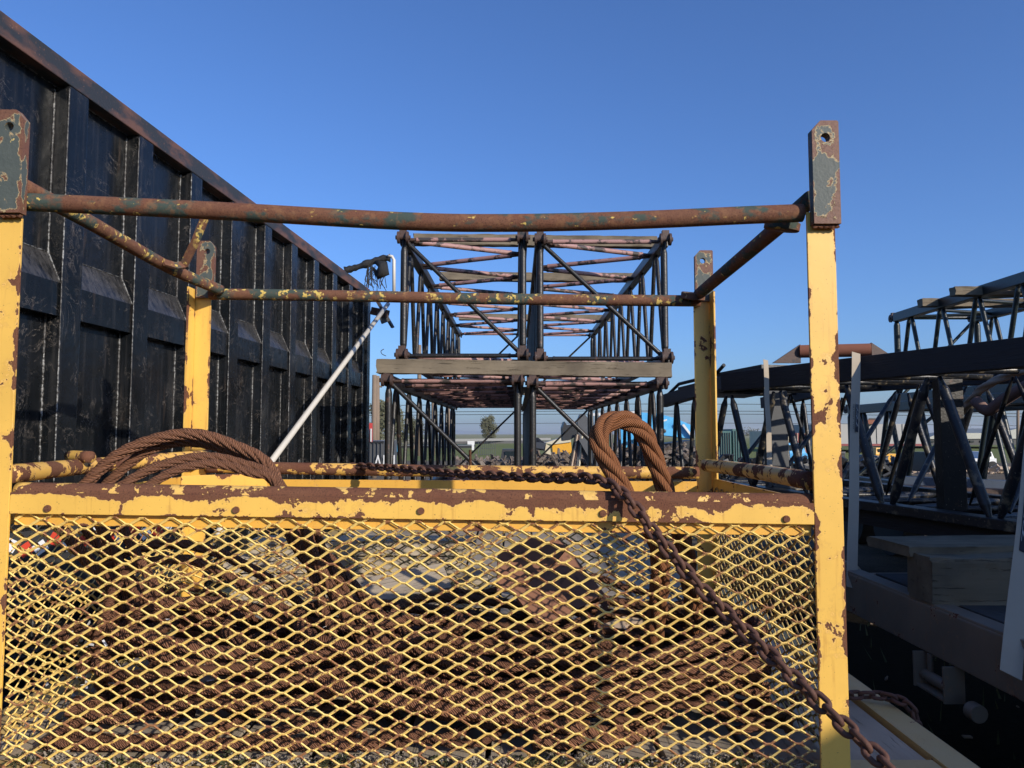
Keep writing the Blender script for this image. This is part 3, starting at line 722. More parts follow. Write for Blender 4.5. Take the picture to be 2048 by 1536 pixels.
chain('chain', 'rusty chain lying over the deck edge to the right of the rack',
      [(.90, 2.52, Zf + ZD + .012), P(1720, 1390, 2.50), P(1775, 1394, 2.47), P(1812, 1408, 2.43), P(1832, 1440, 2.42), P(1836, 1520, 2.43), P(1836, 1700, 2.43)], 'rusty chains', pitch=.0335)

# ================================================================== the black container
kx, X0 = .0651, -2.543
cd = Vector((kx, 1, 0)).normalized(); cn = Vector((cd.y, -cd.x, 0))
def C(Y, off, z): b_ = Vector((X0 + kx * Y, Y, Zf + z)); return b_ + cn * off
con = thing('dump_container', C(6, -1.2, -1.75), 'tall black ribbed steel dump container with a rusty top rail along the left', 'container')
DEP = .085; Y1 = 9.86
edges = [2.53 + .0 - .645 * k for k in range(0)]
ribs = [(3.79 + .645 * k - (0 if k < 4 else .0), 3.945 + .645 * k) for k in range(-4, 10)]
mb = MB(); mb.beam(C(.6, -DEP - .02, .33), C(Y1 - .02, -DEP - .02, .33), .04, 2.96); mb.build('side_sheet', 'black', con)
mb = MB(); mb.beam(C(Y1 - .02, -1.3, .33), C(Y1 + .02, -1.3, .33), 2.5, 2.96); mb.build('end_sheet', 'black', con)
mb = MB(); mb.beam(C(.6, -2.5, .33), C(Y1, -2.5, .33), .05, 2.96); mb.build('side_sheet', 'black', con)
mb = MB(); mb.beam(C(.58, -1.3, .33), C(.6, -1.3, .33), 2.5, 2.96); mb.build('end_sheet', 'black', con)
bar('top_rail', C(.6, -DEP / 2 - .0, 1.867), C(Y1 + .05, -DEP / 2, 1.867), DEP + .004, .115, 'blackrail', con, bevel=.006)
bar('corner_post', C(Y1 - .07, -DEP / 2 + .012, -1.2), C(Y1 - .07, -DEP / 2 + .012, 1.806), DEP + .03, .14, 'black', con, up=cd, bevel=.006)
bar('bottom_rail', C(.6, -DEP / 2 + .003, -1.12), C(Y1 - .15, -DEP / 2 + .003, -1.12), DEP, .14, 'black', con, bevel=.006)
wm = MB()
for a_, b_ in ribs:
    rb = bar('rib', C((a_ + b_) / 2, -DEP / 2, -1.048), C((a_ + b_) / 2, -DEP / 2, 1.808), DEP, b_ - a_, 'black', con, up=cd, bevel=.007)
    for off, r_ in ((-DEP + .003, .0065), (-.002, .0048)):
        w2 = MB(); n = 130
        w2.tube([C(a_ - .004 + random.uniform(-.0012, .0012), off, -1.0 + 2.79 * q / n) for q in range(n + 1)], [r_ * random.uniform(.6, 1.15) for q in range(n + 1)], 6)
        w2.build('weld_bead', 'weld', rb, smooth='all')
    # middle band with its sloped top, to the next rib
    y0, y1 = b_ + .001, a_ + .645 - .001
    if y1 < Y1 + .2:
        vs = []
        for yy in (y0, y1):
            for off, z in ((-DEP - .005, .60), (-.012, .60), (-.012, .77), (-DEP + .001, .93), (-DEP - .005, .93)): vs.append(C(yy, off, z))
        fs = [(0, 1, 2, 3, 4), (9, 8, 7, 6, 5)] + [(k, k + 5, (k + 1) % 5 + 5, (k + 1) % 5) for k in range(5)]
        mb = MB(); mb.add(vs, fs); mb.build('mid_band', 'black', con)
        # lower recess is shallower: a stepped inner sheet
        w2 = MB(); w2.tube([C(y0 + (y1 - y0) * q / 30, -DEP + .002, .932) for q in range(31)], [.004 * random.uniform(.5, 1.2) for q in range(31)], 5); w2.build('weld_bead', 'weld', con, smooth='all')
        w2 = MB(); w2.tube([C(y0 + (y1 - y0) * q / 30, -DEP + .003, 1.806) for q in range(31)], [.004 * random.uniform(.4, 1.1) for q in range(31)], 5); w2.build('weld_bead', 'weld', con, smooth='all')
        w2 = MB(); w2.tube([C(y1 - .003, -DEP + .004 + (DEP - .014) * q / 12, .93 - .16 * q / 12) for q in range(13)], .0045, 6); w2.build('weld_bead', 'weld', con, smooth='all')
for k in range(5, 10):
    yy = 3.79 + .645 * k + .36; w2 = MB()
    w2.tube([C(yy + .025 * math.cos(2 * math.pi * q / 16), -.02 + .0 * q, -.30 + .05 * math.sin(2 * math.pi * q / 16)) for q in range(16)], .006, 6, closed=True); w2.build('tie_ring', 'weld', con, smooth='all')
bar('tarp_arm', C(Y1 + .05, .05, 1.86), C(Y1 + .12, .30, 1.42), .03, .16, 'blackrail', con, up=cd)
# chassis under the container, with reflective tape
ch = thing('container_chassis', C(6, -1.2, -1.75), 'dark trailer chassis under the black container with red and white reflective tape', 'trailer')
bar('chassis_rail', C(1, -.10, -1.36), C(9.6, -.10, -1.36), .12, .2, 'darksoot', ch)
bar('chassis_rail', C(1, -2.3, -1.36), C(9.6, -2.3, -1.36), .12, .2, 'darksoot', ch)
for k in range(14):
    bar('reflector_tape', C(2.6 + k * .34, -.030, -.60 - .0 * k), C(2.9 + k * .34, -.030, -.60), .006, .055, 'tapered' if k % 2 else 'tapewhite', con, bevel=0) if False else None
for yy in (2.2, 3.3, 8.0, 9.0):
    disc('wheel', C(yy, -.35, -1.30), cn, .45, .3, 'rubber', ch, 28); disc('wheel', C(yy, -2.1, -1.30), cn, .45, .3, 'rubber', ch, 28)
# tool box with tape between the trailers (seen through the mesh at the left)
tb = thing('marker_board', P(200, 1100, 3.75), 'low black board with red and white reflective stripes behind the left of the rack', 'marker board')
p0, p1 = P(10, 1098, 3.5), P(350, 1052, 4.2)
bar('board_panel', p0 - Vector((0, 0, .10)), p1 - Vector((0, 0, .10)), .02, .34, 'darksoot', tb)
n = 13
for k in range(n):
    a_ = p0.lerp(p1, (k + .1) / n); b_ = p0.lerp(p1, (k + .85) / n); o_ = Vector((0, -.016, 0))
    bar('reflector_stripe', a_ + o_ + Vector((0, 0, -.03 if k % 3 else .03)), b_ + o_, .004, .055, 'tapered' if k % 2 else 'tapewhite', tb, bevel=0)

# rolled tarp and its poles
tp = thing('rolled_tarp', P(740, 600, 9.9), 'black torn tarp rolled on a pale bent pole above the far end of the container', 'tarp')
mb = MB(); mb.tube([P(788, 590, 9.9), P(788, 520, 9.9), P(784, 513, 9.9), P(776, 512, 9.9)], .022, 12); mb.build('bent_pole', 'pole', tp, smooth='all')
mb = MB(); pts = [P(x_, y_, 9.95) for x_, y_ in ((690, 541), (715, 534), (738, 526), (752, 521), (768, 517), (780, 516))]
mb.tube(catmull(pts, .03), [.036 + .025 * random.random() for k in range(len(catmull(pts, .03)))], 9); mb.build('tarp_roll', 'tarp', tp, smooth='all')
mb = MB(); pts = [P(752, 524, 9.93), P(766, 530, 9.9), P(766, 545, 9.88), P(758, 553, 9.9), P(745, 535, 9.93)]
mb.tube(pts, [.03, .07, .09, .045, .015], 9); mb.build('tarp_fold', 'tarp', tp, smooth='all')
for k in range(26):
    x_ = random.uniform(734, 768); mb = MB(); y_ = random.uniform(524, 545)
    mb.tube(catmull([P(x_, y_, 9.92), P(x_ + random.uniform(-9, 3), y_ + random.uniform(12, 22), 9.9), P(x_ + random.uniform(-12, 12), y_ + random.uniform(28, 50), 9.9)], .08), [.010, .008, .003] + [.003] * 40 if False else .006, 4)
    mb.build('tarp_shred', 'tarp', tp)
mb = MB(); a_, b_ = P(541, 925, 6.2), P(776, 608, 9.6)
mb = MB(); mb.tube([a_ + (b_ - a_) * q for q in (-.25, .1, .5, 1)], .027, 14); wp = mb.build('support_pole', 'pole', None, smooth='all')
tagset(wp, 'long cream pole leaning diagonally across the far end of the black container', 'pole')
bk = bar('hinge_bracket', P(745, 622, 9.7), P(775, 628, 9.6), .08, .10, 'lug', con)
bar('bracket_plate', P(762, 620, 9.62), P(772, 645, 9.62), .01, .12, 'steelgrey', con, up=(1, 0, .3))

# ================================================================== boom sections
_lug = None
def lug(p, parent, r=.062, mat='lug', ax=(1, 0, 0), n=2):
    global _lug
    if _lug is None:
        mb = MB()
        for x_ in (-.045, .045):
            mb.tube([(0, 0, x_ - .011), (0, 0, x_ + .011)], .062, 16)
        mb.tube([(0, 0, -.075), (0, 0, .075)], .022, 10); mb.box((.0, .045, 0), (.05, .09, .07))
        _lug = bpy.data.meshes.new('pin_lug'); _lug.from_pydata(mb.v, [], mb.f); _lug.shade_smooth(); _lug.set_sharp_from_angle(angle=R(40)); _lug.materials.append(M[mat])
    q = Vector(ax).to_track_quat('Z', 'Y').to_matrix().to_4x4()
    return link('pin_lug', _lug, parent, Matrix.Translation(Vector(p)) @ q @ Matrix.Diagonal((r / .062,) * 3 + (1,)))
def boom(label, o, ex, ey, ez, W, H, L, nlace, mat='lat', cross='pink', chord=.092, rl=.023, rc=.026, group=None, diag=1, ncr=None, lugs=True, cat='crane boom', phase=0, sides=(0, 1), topside=True):
    """o = near lower left corner; ex across, ey along, ez up"""
    o = Vector(o); ex = Vector(ex).normalized(); ey = Vector(ey).normalized(); ez = Vector(ez)
    root = thing('boom_section', o, label, cat, group)
    Q = lambda u, v, z: o + ex * (u * W) + ey * (v * L) + ez * (z * H)
    for u in (0, 1):
        for z in (0, 1):
            bar('chord', Q(u, 0, z), Q(u, 1, z), chord, chord * 1.15, mat, root, bevel=.01)
            if lugs:
                for v in (0, 1):
                    s_ = -1 if v == 0 else 1; lug(Q(u, v, z) + ey * (.09 * s_), root, ax=ex)
    for u in sides:
        for k in range(nlace):
            v0, v1 = k / nlace, (k + .5) / nlace
            rod('lacing_tube', Q(u, v0 + .006, phase), Q(u, v1 - .006, 1 - phase), rl, mat, root, 'pinch')
            rod('lacing_tube', Q(u, v1 + .006, 1 - phase), Q(u, (k + 1) / nlace - .006, phase), rl, mat, root, 'pinch')
    ncr = ncr or nlace
    for z in (0, 1) if topside else (0,):
        for k in range(ncr):
            v0, v1 = (k + .04) / ncr, (k + .5) / ncr
            st = 'collar' if cross == 'pink' else 'pinch'
            rod('cross_tube', Q(.02, v0, z), Q(.98, v1, z), rc, cross, root, st)
            rod('cross_tube', Q(.98, v1 + .02 / ncr, z), Q(.02, (k + .98) / ncr, z), rc, cross, root, st)
    for v in (0, 1):
        for z in (0, 1): rod('end_tube', Q(.02, v, z), Q(.98, v, z), rl, mat if z == 0 or cross != 'pink' else cross, root, 'collar' if cross == 'pink' else 'pinch')
        for u in (0, 1): rod('end_tube', Q(u, v, 0), Q(u, v, 1), rl * 1.55, mat, root, 'pinch')
    if diag: rod('end_brace', Q(.03, 0, .97), Q(.97, 0, .03), rl, mat, root)
    if diag: rod('end_brace', Q(.97, 1, .97), Q(.03, 1, .03), rl * .8, mat, root)
    return root
G = 'black boom sections stacked two by two'
YN, LB = 7.55, 7.25
boom('black crane boom section, upper left of the four stacked end-on', (-1.10, YN, Zf + .79), (1, -0, 0), (.0055, 1, 0), (0, 0, 1), 1.21, 1.19, LB, 8, group=G, ncr=6)
boom('black crane boom section, upper right of the four stacked end-on', (.285, YN, Zf + .76), (1, 0, 0), (.0055, 1, 0), (0, 0, 1), 1.265, 1.20, LB, 8, group=G, ncr=6)
boom('black crane boom section, lower left of the four stacked end-on, under the board', (-1.23, YN - .08, Zf - .72), (1, 0, 0), (.012, 1, 0), (0, 0, 1), 1.285, 1.25, LB, 8, group=G, ncr=9)
boom('black crane boom section, lower right of the four stacked end-on, under the board', (.205, YN - .08, Zf - .75), (1, 0, 0), (.0055, 1, 0), (0, 0, 1), 1.27, 1.25, LB, 8, group=G, ncr=9)
def board(label, p0, p1, w_, h, mat='woodX', group=None):
    o = rough('board', p0, p1, w_, h, mat, seed=len(label)); return tagset(o, label, 'board', group)
BG = 'boards packed between the boom sections'
board('long weathered board between the upper and lower boom sections', P(756, 733, 7.42), P(1341, 741, 7.42), .14, .140, group=BG)
board('weathered board under the far part of the upper boom sections', (-1.3, 11.5, Zf + .66), (1.6, 11.5, Zf + .66), .14, .12, group=BG)
board('weathered board lying on top of the upper booms nearest the viewer', P(828, 480, 8.5), P(1312, 486, 8.5), .12, .12, group=BG)
board('weathered board lying on top of the middle of the upper booms', P(880, 553, 10.1), P(1280, 556, 10.1), .12, .11, group=BG)
board('weathered board lying on top of the far end of the upper booms', P(918, 634, 13.4), P(1222, 637, 13.4), .12, .11, group=BG)
for k, y_ in enumerate((8.4, 13.2)):
    board('thick timber carrying the lower boom sections on the deck, ' + ('near one' if k == 0 else 'far one'), (-1.4, y_, Zf - .84), (1.5, y_, Zf - .84), .15, .14, group='timbers under the boom sections')
# hook of wire at the left lug
mb = MB(); mb.tube(catmull([P(772, 712, 7.4), P(764, 708, 7.4), P(762, 702, 7.4), P(768, 698, 7.4)], .01), .004, 5)
tagset(mb.build('wire_hook', 'wire', None, smooth='all'), 'thin bent wire hooked at the left lug above the long board', 'wire')
mb = MB(); mb.tube([(-.55, 7.3, Zf - .9), P(940, 900, 7.3)], .018, 8)
tagset(rope('wire_rope', [P(943, 960, 5), P(941, 930, 5), P(940, 900, 5)], .010, step=.02), 'short upright wire rope end sticking up behind the rear rail', 'wire rope')
# dunnage / cargo seen dark between lower booms
# ================================================================== right: second trailer with big boom
tr = thing('lowbed_trailer', (3.2, 6, 0), 'cream edged trailer in the shade at the right carrying the heavy dark boom', 'trailer')
XT = 2.10
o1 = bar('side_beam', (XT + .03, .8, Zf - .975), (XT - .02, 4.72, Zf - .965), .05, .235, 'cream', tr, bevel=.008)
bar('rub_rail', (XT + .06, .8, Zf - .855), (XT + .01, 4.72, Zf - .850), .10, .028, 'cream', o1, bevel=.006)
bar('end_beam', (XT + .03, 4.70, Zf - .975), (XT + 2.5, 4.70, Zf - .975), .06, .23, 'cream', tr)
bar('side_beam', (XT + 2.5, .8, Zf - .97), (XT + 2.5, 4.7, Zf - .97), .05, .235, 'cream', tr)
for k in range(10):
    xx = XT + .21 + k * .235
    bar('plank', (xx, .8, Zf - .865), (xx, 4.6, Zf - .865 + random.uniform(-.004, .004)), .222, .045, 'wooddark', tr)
for px, py in ((1905, 1320), (1950, 1352)):
    pass
st = thing_part = bar('bracket_plate', (XT - .03, 3.80, Zf - 1.20), (XT - .03, 3.80, Zf - 1.088), .03, .01, 'cream', tr, up=(1, 0, 0))
for yy in (3.86, 3.60): bar('bracket_plate', (XT - .03, yy, Zf - 1.26), (XT - .03, yy, Zf - 1.09), .012, .10, 'cream', tr, up=(1, 0, 0))
bar('bracket_foot', (XT - .03, 3.60, Zf - 1.25), (XT - .03, 3.86, Zf - 1.25), .09, .012, 'cream', tr)
disc('winch_drum', (XT - .03, 3.73, Zf - 1.20), (0, 1, 0), .028, .24, 'cream', tr)
for k in range(7): disc('bolt_head', (XT + .005 - .0, 1.6 + k * .42, Zf - .93), (-1, 0, 0), .014, .012, 'lug', tr, 8)
disc('winch_cap', (XT - .03, 3.44, Zf - 1.24), (0, 1, 0), .040, .06, 'cream', tr)
disc('strap_roll', (XT + .0, 4.80, Zf - .90), (0, 1, 0), .10, .09, 'strap', tr)
for yy in (1.6, 2.6): wheel(XT + .4, yy, .42, .3, tr); wheel(XT + 2.1, yy, .42, .3, tr)
tm = rough('timber_block', P(1838, 1155, 3.86), P(1838, 1155, 3.86) + Vector((1.6, 0, 0)), .22, .225, 'timber', .006, 3)
tagset(tm, 'thick rough timber block lying across the shaded cream trailer', 'timber')
tm = rough('board', P(1775, 1092, 4.12), P(1775, 1092, 4.12) + Vector((1.7, .1, .0)), .40, .055, 'timber', .005, 4)
tagset(tm, 'wide weathered board lying on the timber block of the shaded trailer', 'board')
# heavy boom
pd = Vector((-.28, 1, 0)).normalized(); pn = Vector((pd.y, -pd.x, 0))
def B(Y, z, off=0): return Vector((3.07 - .28 * (Y - 5), Y, Zf + z)) + pn * off
hb_ = thing('boom_section', B(4.6, -.6), 'heavy dark boom with thick top beam and blue black tubes on the shaded trailer', 'crane boom')
for k in range(12):
    y_ = 3.2 + k * .42; rod('thin_brace', B(y_, .42 if k % 2 else -.55, .72), B(y_ + .40, -.55 if k % 2 else .42, .72), .017, 'lat', hb_, 'pinch')
for off, m_ in ((0, 'beambrown'), (1.45, 'beambrown')):
    bar('top_chord', B(2.4, .475, off), B(7.9, .545, off), .12, .185, m_, hb_, bevel=.006)
    bar('bottom_chord', B(2.4, -.60, off), B(8.4, -.53, off), .14, .07, 'latblue', hb_, bevel=.006)
    bar('bottom_web', B(2.4, -.70, off + .02), B(8.4, -.63, off + .02), .05, .115, 'beambrown', hb_)
    tipb = bar('tip_chord', B(7.9, .54, off), B(9.3, .40, off), .12, .14, 'steelgrey', hb_, bevel=.006)
    nodes_t = [3.55, 4.42, 5.30, 6.2, 7.05, 7.85]; 
    for i, yt in enumerate(nodes_t):
        rr_ = .034 if off == 0 else .028
        rod('lacing_tube', B(yt + .05, .40, off), B(yt + .42, -.56, off), rr_, 'latblue', hb_, 'pinch', 14)
        rod('lacing_tube', B(yt - .05, .40, off), B(yt - .40, -.56, off), rr_, 'latblue', hb_, 'pinch', 14)
    for yt in (8.2, 8.55, 8.95):
        rod('lacing_tube', B(yt, .42, off), B(yt + .12, -.56, off), .024, 'latblue', hb_, 'pinch')
        rod('lacing_tube', B(yt, .42, off), B(yt - .14, -.56, off), .024, 'latblue', hb_, 'pinch')
for k in range(9):
    y_ = 3.0 + k * .66
    rod('cross_tube', B(y_, .48, .05), B(y_ + .33, .48, 1.4), .028, 'latblue', hb_, 'pinch'); rod('cross_tube', B(y_ + .33, .48, 1.4), B(y_ + .63, .48, .05), .028, 'latblue', hb_, 'pinch')
    rod('cross_tube', B(y_, -.56, .05), B(y_ + .33, -.56, 1.4), .026, 'latblue', hb_, 'pinch'); rod('cross_tube', B(y_ + .33, -.56, 1.4), B(y_ + .63, -.56, .05), .026, 'latblue', hb_, 'pinch')
for k in range(7): rod('diagonal_tube', B(3.2 + k * .8, -.5, .04), B(3.9 + k * .8, .42, 1.4), .022, 'latblue', hb_, 'pinch')
bar('upright_plate', B(5.45, -.56, .28), B(5.45, .40, .28), .10, .17, 'lat', hb_, up=(1, 0, 0))
bar('upright_plate', B(7.3, -.56, .16), B(7.3, .42, .16), .10, .20, 'steelgrey', hb_, up=(1, 0, 0))
bar('deck_plate', B(7.35, .62, .5), B(8.15, .60, .5), .9, .13, 'lat', hb_)
bar('deck_plate', B(8.5, .53, .5), B(9.0, .50, .5), .9, .12, 'lat', hb_)
rod('stay_bar', P(1325, 800, 9.35), P(1358, 768, 9.0), .02, 'lat', hb_); rod('stay_bar', P(1358, 768, 9.0), P(1440, 748, 8.2), .02, 'lat', hb_)
rod('stay_bar', P(1430, 750, 8.2), P(1448, 730, 8.0), .02, 'lat', hb_)
# rust drum with brackets on top
dr = thing('pipe_roller', P(1668, 702, 6.3), 'brown rusted pipe roller mounted on top of the dark boom behind the right post', 'roller')
pa, pb = P(1600, 703, 6.4), P(1742, 700, 6.2)
rod('roller_pipe', pa, pb, .055, 'rustpipe', dr, n=24)
for p_, s_ in ((pa, -1), (pb, 1)):
    mb = MB(); th = Vector((0, .015, 0)); q = [p_ + Vector((.0, 0, .06)), p_ + Vector((s_ * .24, 0, -.10)), p_ + Vector((0, 0, -.10))]
    mb.add([v - th for v in q] + [v + th for v in q], [(0, 1, 2), (5, 4, 3), (0, 3, 4, 1), (1, 4, 5, 2), (2, 5, 3, 0)]); mb.build('roller_bracket', 'lug', dr)
# torn sling hanging inside the boom
rod_ = rope('lifting_sling', [P(1880, 880, 6.6), P(1930, 815, 6.2), P(1975, 770, 5.9), P(2060, 735, 5.6)], .034, mat='rope', lobes=3, per=5, lay=9)
rod_.data.materials.clear(); rod_.data.materials.append(M['tan']); tagset(rod_, 'faded tan and pink lifting sling draped through the dark boom', 'sling')
mb = MB(); mb.tube(catmull([P(1950, 800, 6), P(1975, 822, 5.9), P(2000, 805, 5.8), P(2048, 775, 5.6), P(2100, 750, 5.4)], .04), .045, 10)
sl2 = mb.build('lifting_sling', 'tandark', None, smooth='all'); tagset(sl2, 'bulging pinkish sling bundle hanging under the boom top beam', 'sling')
# straps
def strap(label, p0, p1, w_, prints=True, tf=(.1, .35), wrap=None):
    root = thing('cargo_strap', p1, label, 'strap', 'grey webbing straps over the dark boom')
    d = (p1 - p0); L = d.length; z = d.normalized(); x_ = Vector((1, .12, 0)); x_ = (x_ - z * x_.dot(z)).normalized(); y = z.cross(x_)
    mb = MB(); n = 24; vs = []; fs = []
    for i in range(n + 1):
        c_ = p0 + d * i / n + y * .006 * math.sin(i * .5)
        for sx, sy in ((-.5, 0), (.5, 0), (.5, 1), (-.5, 1)): vs.append(c_ + x_ * (w_ * sx) + y * (.003 * sy))
    for i in range(n):
        for j in range(4): fs.append((i * 4 + j, i * 4 + (j + 1) % 4, (i + 1) * 4 + (j + 1) % 4, (i + 1) * 4 + j))
    fs += [(3, 2, 1, 0), (n * 4, n * 4 + 1, n * 4 + 2, n * 4 + 3)]
    mb.add(vs, fs); web = mb.build('webbing', 'strap', root, smooth=False)
    fr = y if y.y < 0 else -y
    if prints:
        t0, t1 = tf; a_ = p0 + d * t0; b_ = p0 + d * t1
        bar('print_patch', a_ + x_ * prints[0] * w_ + fr * .011, b_ + x_ * prints[0] * w_ + fr * .011, .30 * w_, .002, 'ink', root, up=fr, bevel=0)
        def txt(s_, mat, off, size, sh, o_=.0135):
            cu = bpy.data.curves.new('print', 'FONT'); cu.body = s_; cu.size = size; cu.align_x = 'CENTER'; cu.align_y = 'CENTER'; cu.shear = sh; cu.extrude = .0002
            tmp = bpy.data.objects.new('print', cu); COL.objects.link(tmp); bpy.context.view_layer.update()
            me = bpy.data.meshes.new_from_object(tmp); bpy.data.objects.remove(tmp)
            ex = -z; ez = fr; ey = ez.cross(ex); me.materials.clear(); me.materials.append(M[mat])
            mw = Matrix((ex, ey, ez)).transposed().to_4x4(); mw.translation = (a_ + b_) / 2 + x_ * off * w_ + fr * o_
            sx = (b_ - a_).length * .92 / max(1e-6, (max(v.co.x for v in me.vertices) - min(v.co.x for v in me.vertices)))
            link('print', me, root, mw @ Matrix.Diagonal((sx, 1, 1, 1)))
        txt('TEP', 'inkwhite', prints[0], .30 * w_, .3); txt('WLL 5400 LBS', 'ink', prints[1], .17 * w_, 0)
    return root
strap('narrow grey strap over the boom nearest the rear right post', P(1531, 720, 6.9), P(1540, 938, 6.3), .045, None)
strap('grey strap with a printed black patch just right of the tall yellow post', P(1712, 706, 5.9), P(1704, 1176, 4.6), .066, (.16, -.22), (.27, .40))
strap('wide pinkish grey strap at the right edge of the picture', P(2085, 700, 4.5), P(2022, 1350, 3.02), .082, (-.10, .22), (.55, .72))
# upper boom section far right
boom('dark green boom section standing high at the far right edge', (5.97, 8.3, Zf + .55), (1, 0, 0), (.008, 1, 0), (0, 0, 1), 1.25, 1.26, 3.3, 4, mat='latgreen', cross='latgreen', diag=1, chord=.12, rl=.03, ncr=4)
for k, (px, py, Y) in enumerate(((1840, 606, 10.4), (1905, 583, 9.4))):
    p_ = P(px, py, Y); board('grey board lying on top of the high right boom section, ' + ('far one' if k == 0 else 'near one'), p_, p_ + Vector((2.0, 0, 0)), .14, .11, group='boards on the high right boom')
# stack supporting it: another trailer load beyond the heavy boom
low = boom('dark boom section lying low under the high one at the far right', (5.6, 7.4, Zf - .75), (1, 0, 0), (.0, 1, 0), (0, 0, 1), 1.5, 1.15, 5.0, 6, mat='latgreen', cross='latgreen', chord=.12, rl=.035)
tl = thing('flatbed_trailer', (6.4, 10, 0), 'dark flatbed under the low far right boom section', 'trailer')
bar('deck', (6.4, 6.6, Zf - .92), (6.4, 13.5, Zf - .92), 2.4, .14, 'steelgrey', tl)
for yy in (11, 12.2): wheel(5.6, yy, .45, .3, tl); wheel(7.2, yy, .45, .3, tl)

# unseen box added out of frame to throw shade over the right side
sh = thing('shade_caster', (6.2, -2, 0), 'plain dark box added out of view to shade the right side', 'container')
bar('shade_caster_shell', (6.2, -9.0, 1.87), (6.2, 2.6, 1.87), 2.4, 2.95, 'steelgrey', sh, bevel=.02)
for k in range(24): bar('corrugation', (4.985, -8.8 + k * .47, .5), (4.985, -8.8 + k * .47, 3.0), .03, .2, 'steelgrey', sh, up=(0, 1, 0))

# ================================================================== background yard
def on(px, py, dy=0): return PZ(px, py, -EYE)
# utility poles and lines
def upole(label, px, ptop, pbot, Y, r=.16):
    b_ = P(px, pbot, Y); b_.z = 0; t_ = P(px + 1, ptop, Y); root = thing('utility_pole', b_, label, 'pole', 'utility poles')
    mb = MB(); mb.tube([b_, t_], [r, r * .75], 10); mb.build('pole_shaft', 'bark', root, smooth='all'); return root
u1 = upole('wooden utility pole with cross arms just past the container end', 754, 752, 900, 42)
for py in (760, 772): rod('cross_arm', P(745, py, 42), P(764, py + 1, 42), .06, 'bark', u1)
upole('dark short pole beside the container end', 748, 750, 905, 30, .12)
upole('grey steel pole behind the lower left boom section', 838, 690, 905, 60, .2)
upole('wooden pole behind the middle of the lower left boom section', 866, 700, 905, 62, .17)
upole('thin pole seen through the right end of the lower left boom', 897, 800, 900, 70, .12)
upole('slim pole at the far right behind the heavy boom', 2035, 800, 900, 55, .12)
wm_ = 0
for py, Y in ((808, 90), (822, 90), (828, 90), (846, 120)):
    mb = MB(); pts = [P(px, py + .00001 * (px - 1300) ** 2 + (3 if px < 700 else 0), Y) for px in range(300, 2500, 100)]; mb.tube(pts, .035, 5)
    wm_ += 1; tagset(mb.build('power_line', 'wire', None, smooth='all'), ('highest', 'second highest', 'third highest', 'lowest')[wm_ - 1] + ' of the thin power lines crossing behind the booms', 'power line', 'power lines')
# road embankment
o = bar('road', P(200, 889, 105), P(1100, 886, 150), 9, .9, 'asphalt', None, bevel=0); tagset(o, kind='structure')
mb = MB(); mb.beam(P(560, 884.5, 100), P(1100, 878, 150), .4, .45)
tagset(mb.build('road_barrier', 'concrete'), 'long pale concrete barrier along the road left of the lone tree', 'barrier')
# trees
def tree(label, px, pbot, ptop, wpx, Y, n=2600, seed=1, group=None, trunk=.3, shape=1.):
    rn = random.Random(seed); b_ = P(px, pbot, Y); b_.z = 0; H = P(px, ptop, Y).z; Wd = wpx / 1500 * Y
    root = thing('tree', b_, label, 'tree', group)
    mb = MB(); mb.tube([b_, b_ + Vector((.05 * H, 0, H * .35)), b_ + Vector((.02 * H, 0, H * .8))], [H * .035, H * .025, H * .006], 8)
    blobs = []
    for k in range(26):
        an = rn.uniform(0, 6.28); rr = rn.uniform(.05, .36) * Wd; zz = rn.uniform(trunk, .92) * H
        rr *= math.sin(math.pi * min(1, max(.12, (zz / H - trunk + .18) / (1.2 - trunk)))) ** .6
        c_ = b_ + Vector((rr * math.cos(an), rr * math.sin(an), zz)); blobs.append((c_, rn.uniform(.13, .23) * Wd))
        mb.tube([b_ + Vector((.03 * H, 0, H * rn.uniform(.2, .5))), c_], [H * .014, H * .003], 5)
    mb.build('trunk', 'bark', root)
    lf = MB(); s0 = max(Wd, H) * .026
    for k in range(n):
        c_, r_ = blobs[rn.randrange(len(blobs))]; d = Vector((rn.gauss(0, 1), rn.gauss(0, 1), rn.gauss(0, .8))); d = d.normalized() * r_ * rn.uniform(.35, 1.1)
        p_ = c_ + d; u = Vector((rn.gauss(0, 1), rn.gauss(0, 1), rn.gauss(0, 1))).normalized(); v_ = u.orthogonal().normalized(); s_ = s0 * rn.uniform(.5, 1.3)
        lf.add([p_ - u * s_, p_ + v_ * s_ * .6, p_ + u * s_, p_ - v_ * s_ * .6], [(0, 1, 2, 3)])
    lf.build('crown', 'leaf', root); return root
TG = 'trees beyond the yard'
tree('lone round grey green tree standing in the open field', 975, 883, 832, 46, 175, 5200, 3, None, .16)
tree('tall tree at the left end of the row beyond the yard', 756, 905, 800, 70, 72, 2600, 5, TG)
tree('broad tree in the middle of the row beyond the yard', 795, 903, 812, 62, 80, 2600, 6, TG, .2)
tree('low tree at the right end of the row beyond the yard', 828, 900, 834, 52, 88, 2200, 7, TG, .2)
tree('dark tree hidden behind the container end', 700, 903, 815, 80, 85, 1600, 8, TG)
for k, (px, wp_) in enumerate(((1500, 60), (1650, 40), (1945, 50), (2020, 60))):
    tree(('first', 'second', 'third', 'fourth')[k] + ' small far tree from the left on the right hand horizon', px, 872, 861, wp_, 700, 500, 20 + k, 'small far trees', .1)

